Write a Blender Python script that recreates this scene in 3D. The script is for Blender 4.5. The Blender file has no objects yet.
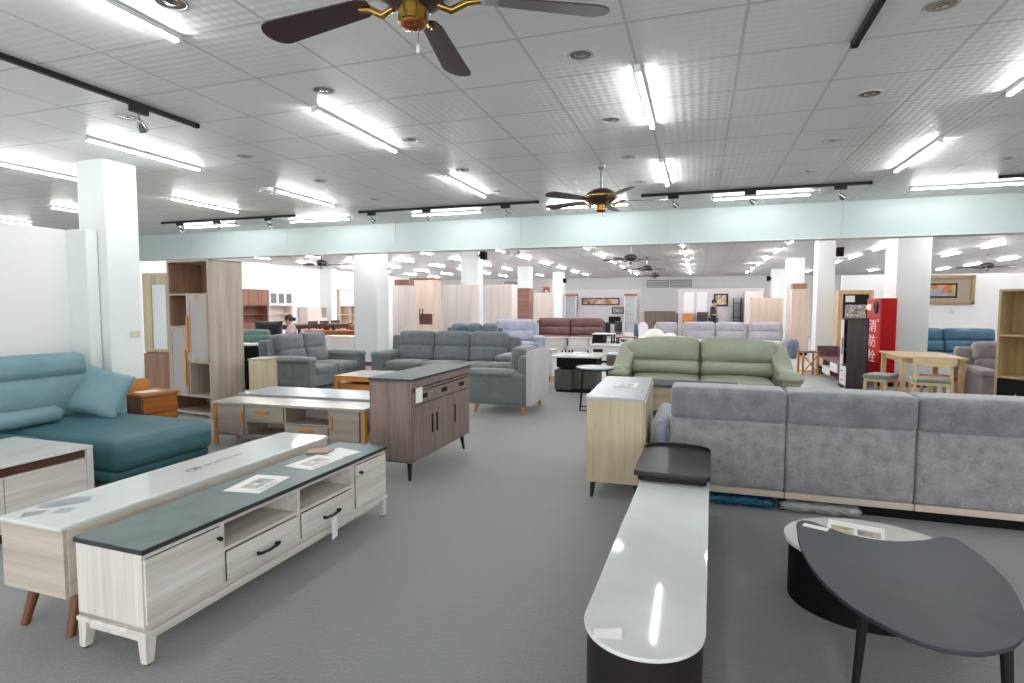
import bpy, bmesh, math, random
from math import pi, sin, cos, radians
from mathutils import Vector, Matrix
random.seed(7)
SC = bpy.context.scene
COL = SC.collection
YAW = 0.3165                      # the photographer looks this far left of the hall's long axis

# ------------------------------------------------------------------ materials
def lin(h):
    h = h.lstrip('#')
    o = []
    for i in (0, 2, 4):
        c = int(h[i:i+2], 16) / 255
        o.append(c / 12.92 if c <= .04045 else ((c + .055) / 1.055) ** 2.4)
    return (*o, 1.0)

def nodes(name):
    m = bpy.data.materials.new(name)
    m.use_nodes = True
    nt = m.node_tree
    b = nt.nodes['Principled BSDF']
    return m, nt, b

def N(nt, t, **kw):
    n = nt.nodes.new(t)
    for k, v in kw.items():
        setattr(n, k, v)
    return n

def ramp(nt, fac, stops):
    r = N(nt, 'ShaderNodeValToRGB')
    e = r.color_ramp.elements
    e[0].position, e[0].color = stops[0][0], stops[0][1]
    e[1].position, e[1].color = stops[-1][0], stops[-1][1]
    for p, c in stops[1:-1]:
        x = e.new(p); x.color = c
    nt.links.new(fac, r.inputs[0])
    return r.outputs[0]

def coords(nt, scale=(1, 1, 1), rot=(0, 0, 0)):
    tc = N(nt, 'ShaderNodeTexCoord')
    mp = N(nt, 'ShaderNodeMapping')
    mp.inputs['Scale'].default_value = scale
    mp.inputs['Rotation'].default_value = rot
    nt.links.new(tc.outputs['Object'], mp.inputs[0])
    return mp.outputs[0]

def noise(nt, vec, scale, detail=3, rough=.55, dist=0):
    n = N(nt, 'ShaderNodeTexNoise')
    n.inputs['Scale'].default_value = scale
    n.inputs['Detail'].default_value = detail
    n.inputs['Roughness'].default_value = rough
    n.inputs['Distortion'].default_value = dist
    nt.links.new(vec, n.inputs['Vector'])
    return n.outputs[0]

def bump(nt, b, h, strength, dist=.01):
    n = N(nt, 'ShaderNodeBump')
    n.inputs['Strength'].default_value = strength
    n.inputs['Distance'].default_value = dist
    nt.links.new(h, n.inputs['Height'])
    nt.links.new(n.outputs[0], b.inputs['Normal'])

def plain(name, c, rough=.5, metal=0., spec=.5):
    m, nt, b = nodes(name)
    b.inputs['Base Color'].default_value = lin(c)
    b.inputs['Roughness'].default_value = rough
    b.inputs['Metallic'].default_value = metal
    b.inputs['Specular IOR Level'].default_value = spec
    v = coords(nt)
    h = noise(nt, v, 40, 2)
    r = N(nt, 'ShaderNodeMapRange')
    r.inputs[3].default_value = max(0, rough - .01); r.inputs[4].default_value = min(1, rough + .01)
    nt.links.new(h, r.inputs[0]); nt.links.new(r.outputs[0], b.inputs['Roughness'])
    return m

def wood(name, c1, c2, axis='z', rough=.5, sc=1.0):
    m, nt, b = nodes(name)
    k = {'x': (.7, 16, 16), 'y': (16, .7, 16), 'z': (16, 16, .7)}[axis]
    v = coords(nt, tuple(a * sc for a in k))
    n1 = noise(nt, v, 1.6, 5, .6, .4)
    v2 = coords(nt, tuple(a * sc * 5 for a in k))
    n2 = noise(nt, v2, 1.5, 2, .6)
    mx = N(nt, 'ShaderNodeMath', operation='MULTIPLY_ADD')
    nt.links.new(n2, mx.inputs[0]); mx.inputs[1].default_value = .35
    nt.links.new(n1, mx.inputs[2])
    mid = tuple((a + c) / 2 for a, c in zip(lin(c1), lin(c2)))
    col = ramp(nt, mx.outputs[0], [(.42, lin(c2)), (.62, mid), (.85, lin(c1))])
    nt.links.new(col, b.inputs['Base Color'])
    b.inputs['Roughness'].default_value = rough
    bump(nt, b, mx.outputs[0], .06, .003)
    return m

def fabric(name, c, c2=None, rough=.85, sc=260, mott=5, bs=.35, sheen=.45):
    m, nt, b = nodes(name)
    v = coords(nt)
    n1 = noise(nt, v, mott, 4, .65)
    n2 = noise(nt, v, sc, 2, .6)
    mx = N(nt, 'ShaderNodeMath', operation='MULTIPLY_ADD')
    nt.links.new(n2, mx.inputs[0]); mx.inputs[1].default_value = .4
    nt.links.new(n1, mx.inputs[2])
    col = ramp(nt, mx.outputs[0], [(.5, lin(c)), (.85, lin(c2 or c))])
    nt.links.new(col, b.inputs['Base Color'])
    b.inputs['Roughness'].default_value = rough
    b.inputs['Sheen Weight'].default_value = sheen
    b.inputs['Specular IOR Level'].default_value = .25
    bump(nt, b, n2, bs, .002)
    return m

def leather(name, c, c2, rough=.42):
    m, nt, b = nodes(name)
    v = coords(nt)
    n1 = noise(nt, v, 3, 3)
    n2 = noise(nt, v, 120, 3, .6)
    nt.links.new(ramp(nt, n1, [(.35, lin(c)), (.7, lin(c2))]), b.inputs['Base Color'])
    b.inputs['Roughness'].default_value = rough
    bump(nt, b, n2, .15, .002)
    return m

def stone(name, c, c2, rough=.1, sc=3):
    m, nt, b = nodes(name)
    v = coords(nt)
    n1 = noise(nt, v, sc, 6, .6, .8)
    nt.links.new(ramp(nt, n1, [(.35, lin(c)), (.65, lin(c2))]), b.inputs['Base Color'])
    b.inputs['Roughness'].default_value = rough
    return m

def emit(name, c, s):
    m, nt, b = nodes(name)
    b.inputs['Base Color'].default_value = (1, 1, 1, 1)
    b.inputs['Emission Color'].default_value = c
    b.inputs['Emission Strength'].default_value = s
    return m

def glassy(name, c, alpha=.35, rough=.05):
    m, nt, b = nodes(name)
    b.inputs['Base Color'].default_value = lin(c)
    b.inputs['Roughness'].default_value = rough
    b.inputs['Alpha'].default_value = alpha
    return m

def picture(name, cols, sc=6):
    m, nt, b = nodes(name)
    v = coords(nt)
    vo = N(nt, 'ShaderNodeTexVoronoi')
    vo.inputs['Scale'].default_value = sc
    nt.links.new(v, vo.inputs['Vector'])
    sp = N(nt, 'ShaderNodeSeparateColor')
    nt.links.new(vo.outputs['Color'], sp.inputs[0])
    st = [(i / (len(cols) - 1), lin(c)) for i, c in enumerate(cols)]
    nt.links.new(ramp(nt, sp.outputs[0], st), b.inputs['Base Color'])
    b.inputs['Roughness'].default_value = .4
    return m

M = {}
M['paint'] = plain('white_wall_paint', 'efeeed', .75)
M['paint_col'] = plain('column_paint', 'e6ecea', .6)
M['beam'] = plain('beam_gloss_panel', 'c4d1d1', .33)
M['panel_grey'] = plain('partition_grey', 'c9c6ca', .6)
M['panel_white'] = plain('partition_white', 'ecebee', .6)
M['ash'] = wood('white_ash_wood', 'e4dfd8', 'bdb6ad', 'x', .5, .55)
M['ash_v'] = wood('white_ash_wood_upright', 'e2ddd6', 'bcb5ac', 'z', .5, .55)
M['ash_warm'] = wood('bleached_oak_wood', 'd8cfc1', 'b8ae9f', 'x', .5, .45)
M['slate_top'] = stone('grey_slate_top', '46595a', '566a6a', .42, 5)
M['slate_edge'] = plain('dark_top_edge', '2f3436', .4)
M['white_gloss'] = stone('white_gloss_stone', 'dcdfdc', 'd2d6d3', .06, 2)
M['white_top'] = stone('white_satin_top', 'd8d6d2', 'cbc8c3', .2, 2)
M['walnut_leg'] = plain('walnut_leg', '6e4327', .45)
M['walnut'] = wood('walnut_strip', '5b3427', '3f231b', 'x', .45)
M['black'] = plain('black_metal', '131416', .5, 0, .3)
M['blackmat'] = plain('black_matte', '0d0d0f', .7, 0, .2)
M['darkbrown'] = plain('dark_espresso', '211a1b', .5, 0, .25)
M['espresso_top'] = plain('espresso_satin', '2b2628', .4, 0, .35)
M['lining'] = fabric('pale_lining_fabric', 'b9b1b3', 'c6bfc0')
M['teal'] = leather('teal_leather', '36626a', '45717a', .5)
M['teal_light'] = leather('teal_leather_back', '6c9096', '7c9ea4', .5)
M['oak_grey'] = wood('grey_oak', 'b9aca0', '95877b', 'z', .5, .7)
M['oak_grey_x'] = wood('grey_oak_flat', 'b2a69a', '93877b', 'x', .5, .7)
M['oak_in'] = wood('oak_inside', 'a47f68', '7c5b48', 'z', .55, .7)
M['oak_top'] = stone('grey_oak_stone_top', 'b4b0a6', 'a6a298', .25, 4)
M['orange'] = wood('orange_oak', 'd99a4e', 'b87632', 'z', .4)
M['orange_x'] = wood('orange_oak_flat', 'cf8d42', 'a3642a', 'x', .4)
M['acacia'] = wood('acacia_wood', 'b9702f', '7c4218', 'x', .35, .5)
M['drift'] = wood('driftwood_oak', '8f7d74', '64544d', 'z', .5, .8)
M['drift_x'] = wood('driftwood_oak_flat', '8b7a71', '64554f', 'y', .5, .8)
M['dark_slate'] = stone('charcoal_slate', '383f40', '454c4d', .5, 5)
M['lt_oak'] = wood('light_oak', 'cbbd9f', 'a99a7a', 'z', .5, .6)
M['lt_oak_x'] = wood('light_oak_flat', 'b5a78c', '988a6f', 'x', .5, .6)
M['grey_glass'] = stone('pale_grey_gloss', 'b6bfc2', 'aab4b8', .25, 3)
M['velvet'] = fabric('grey_velvet', '7d7a7c', '9b9799', .8, 70, 12, .4, .5)
M['velvet_top'] = fabric('grey_velvet_headrest', '66676a', '84858a', .8, 90, 6, .4, .5)
M['beige_base'] = plain('beige_lacquer', 'cbbcae', .4)
M['charcoal_fab'] = fabric('slate_grey_fabric', '62686c', '73797d', .85, 300, 6)
M['armchair_fab'] = fabric('grey_green_fabric', '626968', '727978', .85, 300, 6)
M['sage'] = leather('sage_green_leather', '8d9380', '9aa08d', .45)
M['navy_grey'] = fabric('blue_grey_fabric', '586475', '6d7888')
M['lt_bluegrey'] = fabric('pale_blue_grey_fabric', '9197a8', 'a8adbc')
M['brown_lea'] = leather('brown_leather', '5e403b', '6e4e48', .5)
M['far_grey'] = fabric('silver_grey_fabric', '9b99a0', 'b1afb6')
M['cream_fab'] = fabric('cream_boucle', 'd9d1ca', 'ece6e0')
M['blue_lea'] = leather('blue_leather', '2f566e', '41697f', .45)
M['taupe'] = fabric('taupe_fabric', '85797d', '9a8e92')
M['green_dark'] = leather('bottle_green_leather', '4a6a62', '587870', .5)
M['paper'] = plain('paper', 'eeeeec', .7)
M['print'] = picture('printed_photo', ['8d8c8a', 'b9b4ae', '5f5b58', 'd6d3cf', '9a7d72'], 22)
M['print_col'] = picture('printed_colour_photo', ['b07a74', 'c9c4bd', '6d6a5a', 'c9b832', '8d5a55'], 30)
M['ink'] = plain('grey_ink', '55595c', .6)
M['ink_blue'] = stone('printed_stone_picture', '7d838f', '94999f', .3, 30)
M['leatherette'] = plain('brown_folder', '8c7468', .5)
M['red'] = plain('red_enamel', 'c00810', .45, 0, .25)
M['red_panel'] = plain('dull_red_panel', '9c2230', .35)
M['white_letter'] = plain('white_lettering', 'f0d8d8', .5)
M['red_lamp'] = emit('red_lamp', (1, .10, .03, 1), 4)
M['brass'] = plain('polished_brass', 'b08d45', .18, 1.)
M['copper'] = plain('copper_glass', 'a8653a', .25, .8)
M['blade'] = plain('dark_cherry_blade', '3a2226', .35)
M['chrome'] = plain('chrome', 'b9b6b2', .15, 1.)
M['steel'] = plain('grey_steel', '7d7f80', .35, .8)
M['fixture'] = plain('white_fixture', 'd9dcdc', .4)
M['ring'] = plain('downlight_ring', 'b9b8b5', .4)
M['tube'] = emit('tube_light', (.97, 1., .99, 1), 54)
M['tube_far'] = emit('tube_light_far', (1., .965, .985, 1), 100)
M['mirror'] = plain('mirror', 'd8dde0', .03, 1.)
M['frost'] = plain('frosted_panel', 'a9a3a4', .35)
M['plank_maple'] = wood('maple_wood', 'd9c09a', 'c2a67c', 'x', .45)
M['maple_v'] = wood('maple_wood_upright', 'd9bd93', 'bf9e6e', 'z', .45)
M['lt_ward'] = wood('pale_wardrobe_wood', 'e2d8d1', 'd2c6be', 'z', .5, .6)
M['peach_ward'] = wood('peach_wardrobe_wood', 'dac8b7', 'c9b4a1', 'z', .5, .6)
M['rose_ward'] = wood('rose_brown_wood', '9a736a', '7c5950', 'x', .5, .6)
M['cherry'] = wood('cherry_wood', '946650', '6c4636', 'z', .45, .6)
M['rosewood'] = wood('rosewood', '5a3430', '3c211f', 'z', .45, .6)
M['ebony'] = wood('dark_striped_wood', '4d4144', '302728', 'z', .45, .7)
M['plum_wood'] = wood('plum_brown_wood', '7d5d60', '5c4346', 'z', .45, .7)
M['white_lac'] = plain('white_lacquer', 'e9e5e4', .3)
M['glass'] = glassy('cabinet_glass', 'b9c4c4', .3)
M['olive'] = plain('olive_grey_leather', '4d4c45', .5)
M['grey_seat'] = fabric('grey_seat_fabric', '6f7775', '838a88')
M['orange_seat'] = fabric('orange_seat_fabric', 'b5492a', 'c65c3a')
M['skin'] = plain('skin', 'c99b80', .55)
M['hair'] = plain('dark_hair', '2a1d1a', .5)
M['pink_cloth'] = fabric('pink_cloth', 'd8b6b8', 'e4c8ca')
M['black_cloth'] = fabric('black_cloth', '1b1c1f', '26272a')
M['blue_bag'] = glassy('blue_plastic_film', '1d5d78', .85, .2)
M['white_bag'] = glassy('grey_plastic_film', 'a5a7a6', .9, .3)
M['marble_line'] = plain('seat_piping', 'd2cfc9', .6)
M['art'] = picture('bright_painting', ['c8452f', 'e0b060', '4f8a5a', 'd88a9a', '7a9fb0', 'e8d8b0'], 7)
M['sepia'] = picture('faded_print', ['c9a98a', '8d6a52', 'd9c9b0', '6d5548'], 8)
M['book'] = plain('navy_book', '2b3350', .5)

# carpet
def carpet():
    m, nt, b = nodes('carpet')
    v = coords(nt)
    n1 = noise(nt, v, 1.2, 4, .6)
    n2 = noise(nt, v, 160, 3, .7)
    n3 = noise(nt, v, 55, 3, .75)
    mx = N(nt, 'ShaderNodeMath', operation='MULTIPLY_ADD')
    nt.links.new(n1, mx.inputs[0]); mx.inputs[1].default_value = .25
    nt.links.new(n2, mx.inputs[2])
    m2 = N(nt, 'ShaderNodeMath', operation='MULTIPLY_ADD')
    nt.links.new(n3, m2.inputs[0]); m2.inputs[1].default_value = .9
    nt.links.new(mx.outputs[0], m2.inputs[2])
    nt.links.new(ramp(nt, m2.outputs[0], [(.84, lin('1f2321')), (1.30, lin('606562'))]), b.inputs['Base Color'])
    b.inputs['Roughness'].default_value = .5
    b.inputs['Specular IOR Level'].default_value = .6
    b.inputs['Sheen Weight'].default_value = .7
    bump(nt, b, m2.outputs[0], .6, .006)
    return m
M['carpet'] = carpet()

GX, GY, GS = -.400, 3.757, .604
def ceiling_mat():
    m, nt, b = nodes('ceiling_tiles')
    tc = N(nt, 'ShaderNodeTexCoord')
    sp = N(nt, 'ShaderNodeSeparateXYZ')
    nt.links.new(tc.outputs['Object'], sp.inputs[0])
    def mth(op, a, bb=None, c=None):
        n = N(nt, 'ShaderNodeMath', operation=op)
        for i, x in enumerate((a, bb, c)):
            if x is None: continue
            if isinstance(x, (int, float)): n.inputs[i].default_value = x
            else: nt.links.new(x, n.inputs[i])
        return n.outputs[0]
    def line(s, off):
        f = mth('FRACT', mth('DIVIDE', mth('SUBTRACT', s, off - 400 * GS), GS))
        d = mth('ABSOLUTE', mth('SUBTRACT', f, .5))
        return mth('GREATER_THAN', d, .5 - .015)
    ln = mth('MAXIMUM', line(sp.outputs[0], GX), line(sp.outputs[1], GY))
    v = coords(nt)
    n1 = noise(nt, v, .7, 3)
    base = ramp(nt, n1, [(.3, lin('ecebea')), (.7, lin('f2f1f0'))])
    mix = N(nt, 'ShaderNodeMixRGB')
    nt.links.new(ln, mix.inputs[0]); nt.links.new(base, mix.inputs[1])
    mix.inputs[2].default_value = lin('cfcdca')
    nt.links.new(mix.outputs[0], b.inputs['Base Color'])
    b.inputs['Roughness'].default_value = .38
    b.inputs['Specular IOR Level'].default_value = .4
    k = 2 * pi / .086
    a = mth('SINE', mth('MULTIPLY', mth('ADD', sp.outputs[0], sp.outputs[1]), k * .7071))
    c = mth('SINE', mth('MULTIPLY', mth('SUBTRACT', sp.outputs[0], sp.outputs[1]), k * .7071))
    h = mth('ADD', mth('MULTIPLY', a, c), mth('MULTIPLY', ln, -.6))
    bump(nt, b, h, .2, .006)
    return m
M['ceiling'] = ceiling_mat()

# ------------------------------------------------------------------ mesh helpers
class MB:
    def __init__(s): s.v = []; s.f = []
    def add(s, vs, fs):
        o = len(s.v); s.v += [tuple(p) for p in vs]; s.f += [[i + o for i in f] for f in fs]; return s
    def box(s, x0, x1, y0, y1, z0, z1):
        return s.hexa([(x0, y0, z0), (x1, y0, z0), (x1, y1, z0), (x0, y1, z0)],
                      [(x0, y0, z1), (x1, y0, z1), (x1, y1, z1), (x0, y1, z1)])
    def hexa(s, b, t):
        return s.add(b + t, [[3, 2, 1, 0], [4, 5, 6, 7], [0, 1, 5, 4], [1, 2, 6, 5], [2, 3, 7, 6], [3, 0, 4, 7]])
    def leg(s, x0, y0, x1, y1, z0, z1, w0, w1, d0=None, d1=None):
        d0 = d0 or w0; d1 = d1 or w1
        q = lambda x, y, z, w, d: [(x - w/2, y - d/2, z), (x + w/2, y - d/2, z), (x + w/2, y + d/2, z), (x - w/2, y + d/2, z)]
        return s.hexa(q(x0, y0, z0, w0, d0), q(x1, y1, z1, w1, d1))
    def prism(s, pts, z0, z1, ax='z'):
        n = len(pts)
        def P(p, h):
            return {'z': (p[0], p[1], h), 'x': (h, p[0], p[1]), 'y': (p[0], h, p[1])}[ax]
        vs = [P(p, z0) for p in pts] + [P(p, z1) for p in pts]
        fs = [list(range(n))[::-1], list(range(n, 2 * n))] + [[i, (i + 1) % n, n + (i + 1) % n, n + i] for i in range(n)]
        return s.add(vs, fs)
    def tube(s, path, r, n=10, cap=True):
        path = [Vector(p) for p in path]
        rs = r if isinstance(r, (list, tuple)) else [r] * len(path)
        rings = []
        for i, p in enumerate(path):
            d = (path[min(i + 1, len(path) - 1)] - path[max(i - 1, 0)]).normalized()
            up = Vector((0, 0, 1)) if abs(d.z) < .95 else Vector((1, 0, 0))
            a = d.cross(up).normalized(); b = d.cross(a).normalized()
            rings.append([p + a * rs[i] * cos(2*pi*k/n) + b * rs[i] * sin(2*pi*k/n) for k in range(n)])
        vs = [v for R_ in rings for v in R_]
        fs = []
        for i in range(len(path) - 1):
            for k in range(n):
                fs.append([i*n + k, i*n + (k+1) % n, (i+1)*n + (k+1) % n, (i+1)*n + k])
        if cap:
            fs.append(list(range(n))[::-1]); fs.append([(len(path)-1)*n + k for k in range(n)])
        return s.add(vs, fs)
    def lathe(s, prof, c=(0, 0), n=24):
        vs = []; fs = []
        for r, z in prof:
            vs += [(c[0] + r * cos(2*pi*k/n), c[1] + r * sin(2*pi*k/n), z) for k in range(n)]
        for i in range(len(prof) - 1):
            for k in range(n):
                fs.append([i*n + k, i*n + (k+1) % n, (i+1)*n + (k+1) % n, (i+1)*n + k])
        fs.append(list(range(n))[::-1]); fs.append([(len(prof)-1)*n + k for k in range(n)])
        return s.add(vs, fs)
    def soft(s, x0, x1, y0, y1, z0, z1, r=.04, puff=(0, 0, 0), n=8, tilt=None, warp=None):
        """rounded cushion block; tilt=(angle, y, z) leans it about an x axis; warp(u,v,w,p)->p"""
        c = Vector(((x0+x1)/2, (y0+y1)/2, (z0+z1)/2)); h = Vector(((x1-x0)/2, (y1-y0)/2, (z1-z0)/2))
        r = min(r, h.x * .99, h.y * .99, h.z * .99)
        def par(hh):
            core = hh - r
            e = [-hh, -hh + r * .12, -hh + r * .4, -core]
            m = [-core + 2 * core * i / n for i in range(1, n)]
            return e + m + [-a for a in reversed(e)]
        P = [par(h.x), par(h.y), par(h.z)]
        core = h - Vector((r, r, r))
        def put(p):
            q = Vector([max(-core[i], min(core[i], p[i])) for i in range(3)])
            d = p - q
            o = q + (d.normalized() * r if d.length > 1e-9 else d)
            u = [p[i] / h[i] for i in range(3)]
            o.x += puff[0] * u[0] * (1 - u[1]**2) * (1 - u[2]**2)
            o.y += puff[1] * u[1] * (1 - u[0]**2) * (1 - u[2]**2)
            o.z += puff[2] * u[2] * (1 - u[0]**2) * (1 - u[1]**2)
            if warp: o = Vector(warp(u[0], u[1], u[2], o))
            o = o + c
            if tilt:
                a, py, pz = tilt
                dy, dz = o.y - py, o.z - pz
                o.y = py + dy * cos(a) - dz * sin(a); o.z = pz + dy * sin(a) + dz * cos(a)
            return o
        for ax in range(3):
            a, b = [i for i in range(3) if i != ax]
            for sg in (-1, 1):
                vs = []
                for pa in P[a]:
                    for pb in P[b]:
                        p = Vector((0, 0, 0)); p[ax] = sg * h[ax]; p[a] = pa; p[b] = pb
                        vs.append(put(p))
                nb = len(P[b]); fs = []
                for i in range(len(P[a]) - 1):
                    for j in range(nb - 1):
                        q = [i*nb + j, (i+1)*nb + j, (i+1)*nb + j + 1, i*nb + j + 1]
                        flip = (sg < 0) ^ (ax == 1)
                        fs.append(q[::-1] if flip else q)
                s.add(vs, fs)
        return s
    def build(s, name, mat, parent=None, bevel=0, smooth=False, ang=40, seg=2, loc=None, rz=0):
        me = bpy.data.meshes.new(name)
        bm = bmesh.new()
        vv = [bm.verts.new(p) for p in s.v]
        for f in s.f:
            try: bm.faces.new([vv[i] for i in f])
            except ValueError: pass
        if smooth: bmesh.ops.remove_doubles(bm, verts=bm.verts, dist=1e-5)
        bmesh.ops.recalc_face_normals(bm, faces=bm.faces)
        if bevel:
            eg = [e for e in bm.edges if len(e.link_faces) == 2 and e.calc_face_angle(0) > radians(30)]
            bmesh.ops.bevel(bm, geom=eg, offset=bevel, segments=seg, affect='EDGES', profile=.5, clamp_overlap=True)
        bm.to_mesh(me); bm.free()
        if smooth or bevel:
            for p in me.polygons: p.use_smooth = True
            if not smooth or ang < 180:
                me.set_sharp_from_angle(angle=radians(ang))
        me.materials.append(mat)
        o = bpy.data.objects.new(name, me)
        COL.objects.link(o)
        if bevel:
            wn = o.modifiers.new('normals', 'WEIGHTED_NORMAL'); wn.keep_sharp = True; wn.weight = 90
        if parent: o.parent = parent
        if loc: o.location = loc
        if rz: o.rotation_euler = (0, 0, rz)
        return o

def B(name, mat, parent, x0, x1, y0, y1, z0, z1, bevel=.003):
    return MB().box(x0, x1, y0, y1, z0, z1).build(name, mat, parent, bevel=bevel)

def S(name, mat, parent, x0, x1, y0, y1, z0, z1, r=.04, **k):
    return MB().soft(x0, x1, y0, y1, z0, z1, r, **k).build(name, mat, parent, smooth=True, ang=180)

def tag(o, label, cat, group=None):
    o['label'] = label; o['category'] = cat
    if group: o['group'] = group
    return o

def thing(name, label, cat, loc=(0, 0, 0), rz=0, group=None):
    o = bpy.data.objects.new(name, None); COL.objects.link(o)
    o.location = loc; o.rotation_euler = (0, 0, rz); o.empty_display_size = .2
    return tag(o, label, cat, group)

def struct(o):
    o['kind'] = 'structure'; return o

def dup(root, label, loc, rz=None, group=None):
    c = root.copy(); COL.objects.link(c); c.location = loc
    if rz is not None: c.rotation_euler = (0, 0, rz)
    c['label'] = label
    if group: c['group'] = group
    for ch in list(root.children):
        d = ch.copy(); COL.objects.link(d); d.parent = c
        for g in list(ch.children):
            e = g.copy(); COL.objects.link(e); e.parent = d
    return c

def turned(px, py, rz):            # local offset -> world offset
    return (px * cos(rz) - py * sin(rz), px * sin(rz) + py * cos(rz))

# ------------------------------------------------------------------ camera
cam = bpy.data.cameras.new('camera'); cam.sensor_width = 36; cam.lens = 568.4 / 1024 * 36; cam.clip_end = 200
co = bpy.data.objects.new('camera', cam); COL.objects.link(co)
yaw, pitch, roll = YAW, -.0637, .0015
fw = Vector((-sin(yaw) * cos(pitch), cos(yaw) * cos(pitch), sin(pitch)))
r0 = Vector((cos(yaw), sin(yaw), 0)); u0 = r0.cross(fw)
rr = r0 * cos(roll) + u0 * sin(roll); uu = -r0 * sin(roll) + u0 * cos(roll)
co.matrix_world = Matrix(((rr.x, uu.x, -fw.x, 0), (rr.y, uu.y, -fw.y, 0), (rr.z, uu.z, -fw.z, 1.5), (0, 0, 0, 1)))
SC.camera = co

# ------------------------------------------------------------------ the setting
X0, X1, Y0, Y1, H = -15.0, 12.0, -3.5, 31.0, 3.0
struct(B('floor', M['carpet'], None, X0, X1, Y0, Y1, -.1, 0, 0))
struct(B('ceiling', M['ceiling'], None, X0, X1, Y0, Y1, H, H + .1, 0))
struct(B('wall_left', M['paint'], None, X0 - .1, X0 + .15, Y0, Y1, 0, H, 0))
struct(B('wall_right', M['paint'], None, X1, X1 + .1, Y0, Y1, 0, H, 0))
struct(B('wall_back', M['paint'], None, X0, X1, Y1, Y1 + .1, 0, H, 0))
# the shop front behind the photographer: piers and a low sill, open to the daylight
struct(B('wall_front', M['paint'], None, X0, X1, Y0 - .1, Y0, 2.7, H, 0))
for k in range(7):
    struct(B('trim_front_pier', M['paint'], None, X0 + k * 4.45, X0 + k * 4.45 + .3, Y0 - .1, Y0, 0, 2.7, 0))
# long beam: panels with fine vertical joints
bm_ = MB()
x = X0
while x < X1 - .01:
    e = min(x + 2.42, X1); bm_.box(x + .003, e - .003, 9.36, 9.60, 2.485, 3.0); x = e
bm_.box(X0, X1, 9.37, 9.59, 2.49, 3.0)
struct(bm_.build('beam', M['beam'], None, bevel=.002))
struct(B('trim_beam', M['fixture'], None, X0, X1, 9.352, 9.61, 2.472, 2.485, .002))
def column(x0, x1, y0, y1, base=True, z1=H):
    struct(B('column', M['paint_col'], None, x0, x1, y0, y1, 0, z1, .006))
    if base:
        struct(MB().box(x0 - .012, x1 + .012, y0 - .012, y1 + .012, 0, .095).build('baseboard_column', M['walnut_leg'], None, bevel=.002))
column(-6.22, -5.83, 4.33, 4.69, False)
column(-8.12, -7.47, 12.2, 12.75)
column(3.455, 3.99, 12.2, 12.95)
column(-5.78, -5.33, 13.45, 13.85, False)
column(-6.66, -6.20, 21.0, 21.5, False)
column(-6.35, -5.90, 25.3, 25.8, False)
column(2.55, 2.90, 14.47, 14.95, False)
column(2.62, 3.12, 19.75, 20.2, False)
column(2.85, 3.35, 25.6, 26.1, False)
column(-14.85, -14.3, 19.9, 20.25, False)
struct(B('wall_partition_left', M['paint'], None, -6.34, -6.235, -1.5, 4.30, 0, 2.27, .004))
struct(B('trim_partition_left', M['paint_col'], None, -6.235, -5.95, 4.20, 4.32, 0, 2.27, .004))
struct(B('wall_partition_right', M['paint'], None, 3.56, 11.8, 16.9, 17.0, 0, 2.29, .004))
struct(B('wall_partition_rear_left', M['panel_grey'], None, -5.98, -2.5, 26.3, 26.4, 0, 2.23, .004))
struct(B('wall_partition_rear_right', M['panel_grey'], None, -.84, 2.6, 26.0, 26.1, 0, 2.23, .004))
for a, b_ in ((-.62, -.2), (-.08, .34)):
    struct(B('trim_panel', M['panel_white'], None, a, b_, 25.97, 26.0, .9, 2.08, .004))
# louvre windows high in the far wall
for i, (a, b_) in enumerate(((-2.62, -1.5), (-1.42, -.36), (-10.6, -9.7)), 1):
    w = struct(MB().box(a, b_, 30.93, 31.0, 2.44, 2.84).build('window_%d' % i, M['steel'], None))
    for k in range(4):
        sl = MB().hexa([(a + .03, 30.90, 2.47 + k*.09), (b_ - .03, 30.90, 2.47 + k*.09), (b_ - .03, 30.93, 2.50 + k*.09), (a + .03, 30.93, 2.50 + k*.09)],
                       [(a + .03, 30.89, 2.49 + k*.09), (b_ - .03, 30.89, 2.49 + k*.09), (b_ - .03, 30.92, 2.52 + k*.09), (a + .03, 30.92, 2.52 + k*.09)])
        sl.build('louvre_slat', M['fixture'], w)

# ------------------------------------------------------------------ ceiling fittings
ORD = ['first', 'second', 'third', 'fourth', 'fifth', 'sixth', 'seventh', 'eighth', 'ninth', 'tenth']
def make_light(kind, mat):
    t = thing('ceiling_light', kind, 'ceiling light', (0, 0, H), 0, 'fluorescent strip lights on the ceiling')
    MB().box(-.019, .019, -.605, .605, -.030, 0).build('housing', M['fixture'], t, bevel=.003)
    for sgn in (-1, 1):
        MB().box(-.020, .020, sgn*.606 - .012, sgn*.606 + .012, -.046, 0).build('end_cap', M['fixture'], t, bevel=.003)
    MB().prism([(.015 * cos(pi + pi*i/10), -.0302 + .016 * sin(pi + pi*i/10)) for i in range(11)], -.592, .592, 'y').build('tube', mat, t, smooth=True, ang=60)
    return t
def side(i):
    if i == 0: return 'over the aisle'
    n = ['', 'one line', 'two lines', 'three lines', 'four lines', 'five lines'][abs(i)]
    return '%s %s of it' % (n, 'left' if i < 0 else 'right')
front = make_light('x', M['tube']); first = True
cols = [(-6.98, -3), (-5.20, -2), (-2.79, -1), (-.395, 0), (2.02, 1)]
rows = [(6.71, 'second row before the beam'), (4.32, 'third row before the beam'), (1.92, 'fourth row before the beam')]
for yy, rn in rows:
    for xx, ci in cols + [(-9.35, -4), (-11.74, -5), (4.4, 2)]:
        if ci in (-5,) and yy < 5: continue
        if yy < 0 and ci in (-4, -3, 2): continue
        if ci == 2 and yy < 4: continue
        if yy < 3 and ci != -1: continue
        lab = 'strip light down the aisle direction, %s, %s' % (rn, side(ci))
        if first: front.location = (xx, yy, H); front['label'] = lab; first = False
        else: dup(front, lab, (xx, yy, H))
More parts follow.
